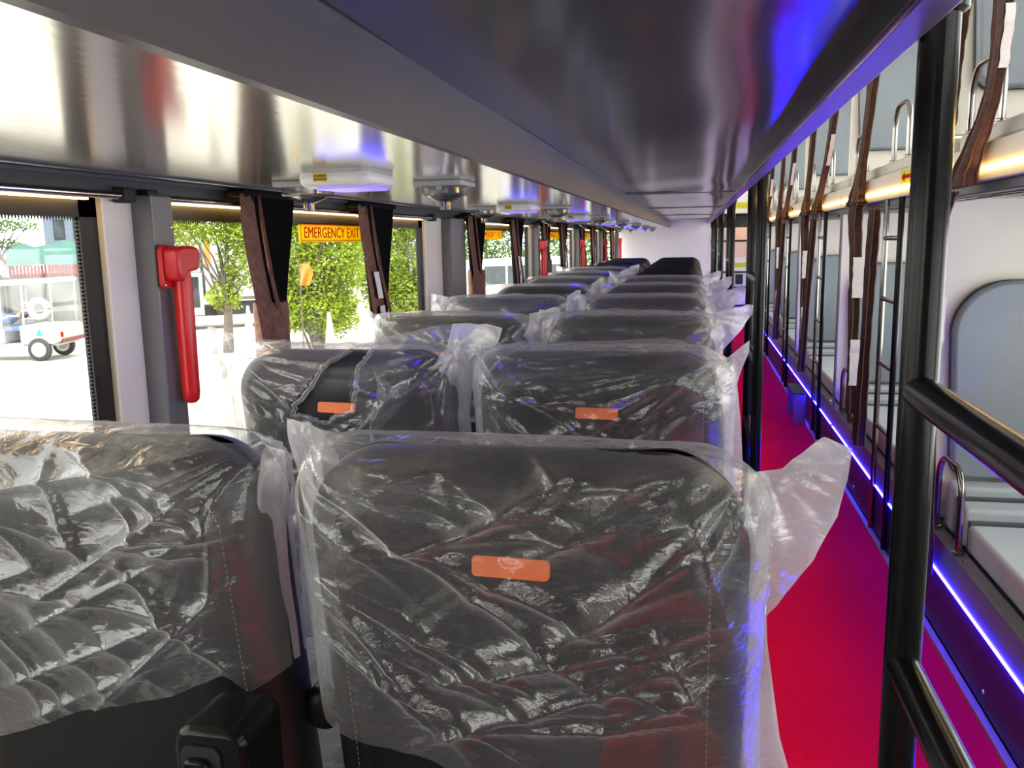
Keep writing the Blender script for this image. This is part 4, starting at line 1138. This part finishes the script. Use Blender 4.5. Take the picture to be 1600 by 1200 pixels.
obj('cargo_box', MB().box(.92, 3.75, -.05, 1.75, .98, 2.80), 'carwhite', t, bevel=.02)
obj('orange_light_panel', MB().box(.93, 1.12, -.08, -.05, 2.0, 2.72), 'orange', t)
obj('chassis', MB().box(-.3, 3.7, .2, 1.5, .42, .70).box(1.2, 2.9, .0, .2, .45, .85), 'blackmatt', t)
obj('side_rail', MB().box(.92, 3.75, -.07, -.04, .90, 1.0), 'wood', t)
for x in (.22, 2.95):
    wv = obj('wheel', MB().lathe([(.2, -.09), (.30, -.1), (.34, -.06), (.34, .06), (.30, .1), (.2, .09)], (x, .10, .34), 22, 'y'), 'tyre', t, smooth=True)
    obj('wheel_disc', MB().lathe([(.22, -.10), (.17, -.07), (.07, -.11), (0, -.11)], (x, .10, .34), 18, 'y'), 'wheel', wv)
obj('mirror', MB().box(-.42, -.34, -.22, -.1, 1.35, 1.62), 'blackmatt', t, bevel=.01)


def foliage(name, label, p, trunk_h, blobs, nleaf, leaf, m, seed, parent_cat='tree', twigs=16):
    rnd = random.Random(seed); t = thing(name, label, parent_cat, p, heading(p), group=None)
    obj('trunk', MB().tube([(0, 0, 0), (.06, 0, trunk_h * .5), (-.04, .03, trunk_h)], [.13, .10, .06], 8), 'wood', t)
    tw = MB()
    for _ in range(twigs):
        c, rx, rz_ = rnd.choice(blobs); a = Vector((rnd.uniform(-.1, .1), 0, trunk_h * rnd.uniform(.3, .9)))
        e = Vector((c[0] + rnd.uniform(-rx, rx) * .8, c[1] + rnd.uniform(-.5, .5), c[2] + rnd.uniform(-rz_, rz_) * .8))
        tw.tube([a, (a + e) / 2 + Vector((rnd.uniform(-.2, .2), 0, .1)), e], [.03, .02, .008], 5)
    o = obj('branches', tw, 'wood', t)
    lv = MB(); tot = sum(b_[1] * b_[2] for b_ in blobs)
    for c, rx, rz_ in blobs:
        for _ in range(int(nleaf * rx * rz_ / tot)):
            while True:
                d = Vector((rnd.uniform(-1, 1), rnd.uniform(-1, 1), rnd.uniform(-1, 1)))
                if d.length < 1: break
            q = Vector((c[0] + d.x * rx, c[1] + d.y * rx * .7, c[2] + d.z * rz_))
            u = Vector((rnd.gauss(0, 1), rnd.gauss(0, 1), rnd.gauss(0, .6))).normalized(); w_ = u.orthogonal().normalized()
            w_ = (w_ + u.cross(w_) * rnd.uniform(-1, 1)).normalized()
            l = leaf * rnd.uniform(.6, 1.3); k = len(lv.v)
            lv.v += [tuple(q), tuple(q + u * l * .5 + w_ * l * .28), tuple(q + u * l), tuple(q + u * l * .5 - w_ * l * .28)]
            lv.f.append((k, k + 1, k + 2, k + 3))
    o = obj('foliage', lv, m, t, fix=False); o['kind'] = 'stuff'
    return t


foliage('leafy_tree', 'lime green tree hanging in front of the lorry', ground(350, 21), 2.0,
        [((-1.3, 0, 3.05), 1.1, .55), ((-.2, 0, 3.2), 1.1, .6), ((.9, 0, 3.0), 1.1, .7), ((.45, .2, 2.2), .6, .7), ((-.7, .2, 3.9), 1.6, .6), ((.6, 0, 3.9), 1.5, .6), ((.0, 0, 1.4), .45, .4)], 15000, .095, 'leaf_a', 1)
foliage('leafy_bush', 'tall lime green bush below the emergency exit sign', ground(490, 17.5), 1.3,
        [((-.5, 0, 2.4), .7, .9), ((.45, 0, 2.5), .75, .9), ((0, .2, 1.6), .9, .8), ((-.5, 0, 3.3), .9, .7), ((.5, 0, 3.3), .9, .7), ((.3, 0, 1.2), .7, .5), ((-.5, 0, 1.3), .5, .5)], 24000, .085, 'leaf_a', 2, 'bush', 60)
foliage('leafy_bush', 'green bush between the second curtain and the pillar', ground(632, 20.5), 1.3,
        [((-.5, 0, 2.2), .9, 1.0), ((.5, 0, 2.3), .8, 1.0), ((0, 0, 1.3), .95, .7), ((-.2, 0, 3.4), 1.2, .8), ((.7, 0, 3.4), .8, .7)], 22000, .09, 'leaf_a', 3, 'bush', 60)
foliage('background_tree', 'dark green tree behind the lime green bushes', ground(440, 38), 3.0,
        [((-2.5, 0, 3.2), 2.2, 1.6), ((0, 0, 3.3), 2.3, 1.7), ((2.5, 0, 3.2), 2.2, 1.6), ((-1.2, 0, 5), 2.4, 1.4), ((1.4, 0, 5), 2.4, 1.4), ((-4.4, 0, 4.6), 1.8, 1.3), ((4.2, 0, 4.4), 1.8, 1.4), ((0, 0, 1.6), 3.2, 1.0)], 16000, .17, 'leaf_b', 7, 'tree', 40)
foliage('street_tree', 'tall dark green tree seen through the farther left windows', ground(760, 44), 2.8,
        [((-1.2, 0, 3.8), 1.8, 1.3), ((1, 0, 3.8), 1.8, 1.2), ((0, 0, 5.0), 2.2, 1.3), ((0, 0, 1.9), 2.6, 1.2), ((4.5, 0, 1.9), 3.0, 1.2), ((3.2, 0, 3.8), 1.8, 1.4), ((5.6, 0, 4.0), 2.0, 1.5), ((8, 0, 4.0), 2.0, 1.5), ((-3, 0, 4), 1.6, 1.3)], 24000, .18, 'leaf_b', 4)
foliage('leafy_tree', 'tree with dark trunk beside the green stall, behind the window frame', ground(153, 31), 3.2,
        [((-.5, 0, 4.1), .8, .5), ((.3, 0, 4.3), .9, .6), ((.9, 0, 3.6), .7, .6)], 5000, .11, 'leaf_b', 5)
foliage('leafy_tree', 'tree branch with green leaves at the top left edge of the photo', ground(-10, 24.5), 2.6,
        [((.25, 0, 3.3), .6, .24), ((.95, 0, 3.25), .35, .16), ((.35, 0, 2.75), .5, .14), ((-.6, 0, 3.4), 1.0, .55)], 2600, .09, 'leaf_b', 6)

for i, (px, d) in enumerate(((385, 20), (512, 16.0))):
    q = ground(px, d); h = (at(px, (478, 489)[i], d).z - G)
    t = thing('traffic_cone', ['white cone marker standing left behind the nearest curtain', 'white cone marker standing in front of the tall bush'][i], 'cone', q)
    obj('cone_body', MB().lathe([(.19, .04), (.11, h * .5), (.03, h)], (0, 0, 0), 16), 'carwhite', t, smooth=True)
    obj('cone_base', MB().box(-.24, .24, -.24, .24, 0, .05), 'carwhite', t, bevel=.02)
q = ground(478, 16.4)
t = thing('warning_flag', 'yellow orange cloth flag on a thin pole in front of the bush', 'flag', q, heading(q))
zt_ = at(478, 412, 16.4).z - G
obj('pole', MB().tube([(-.10, 0, 0), (-.10, 0, zt_)], .012, 6), 'wood', t)
P = np.zeros((10, 10, 3))
for i in range(10):
    for j in range(10): P[i, j] = (-.10 + .25 * i / 9 * (1 - .3 * abs(j - 4) / 5), .05 * math.sin(i * .9 + j * .5), zt_ - j * .045)
obj('cloth', MB().grid(P), 'orange', t, smooth=True)

# parked white van behind the farther windows
q = ground(768, 30); rz = heading(q) + .5
t = thing('white_van', 'white van with big sloping windscreen outside the third left window', 'van', q, rz)
vp = [(-1.9, .35), (-1.9, .95), (-1.55, 1.15), (-.65, 1.95), (2.6, 2.0), (2.75, 1.8), (2.75, .35)]
obj('body', MB().prism(vp, -.9, .9, 'y'), 'carwhite', t, bevel=.06, seg=3)
obj('windscreen', MB().prism([(-1.50, 1.19), (-.70, 1.90), (-.66, 1.90), (-1.45, 1.17)], -.8, .8, 'y'), 'darkglass', t)
for a_, b_ in ((-.75, .05), (.15, 1.2), (1.3, 2.4)): obj('side_window', MB().box(a_, b_, -.915, -.895, 1.15, 1.75), 'darkglass', t)
for x in (-1.15, 1.95):
    wv = obj('wheel', MB().lathe([(.2, -.08), (.30, -.09), (.33, -.05), (.33, .08), (.2, .09)], (x, -.85, .33), 20, 'y'), 'tyre', t, smooth=True)
    obj('wheel_disc', MB().lathe([(.2, -.09), (.1, -.07), (0, -.09)], (x, -.85, .33), 16, 'y'), 'wheel', wv)
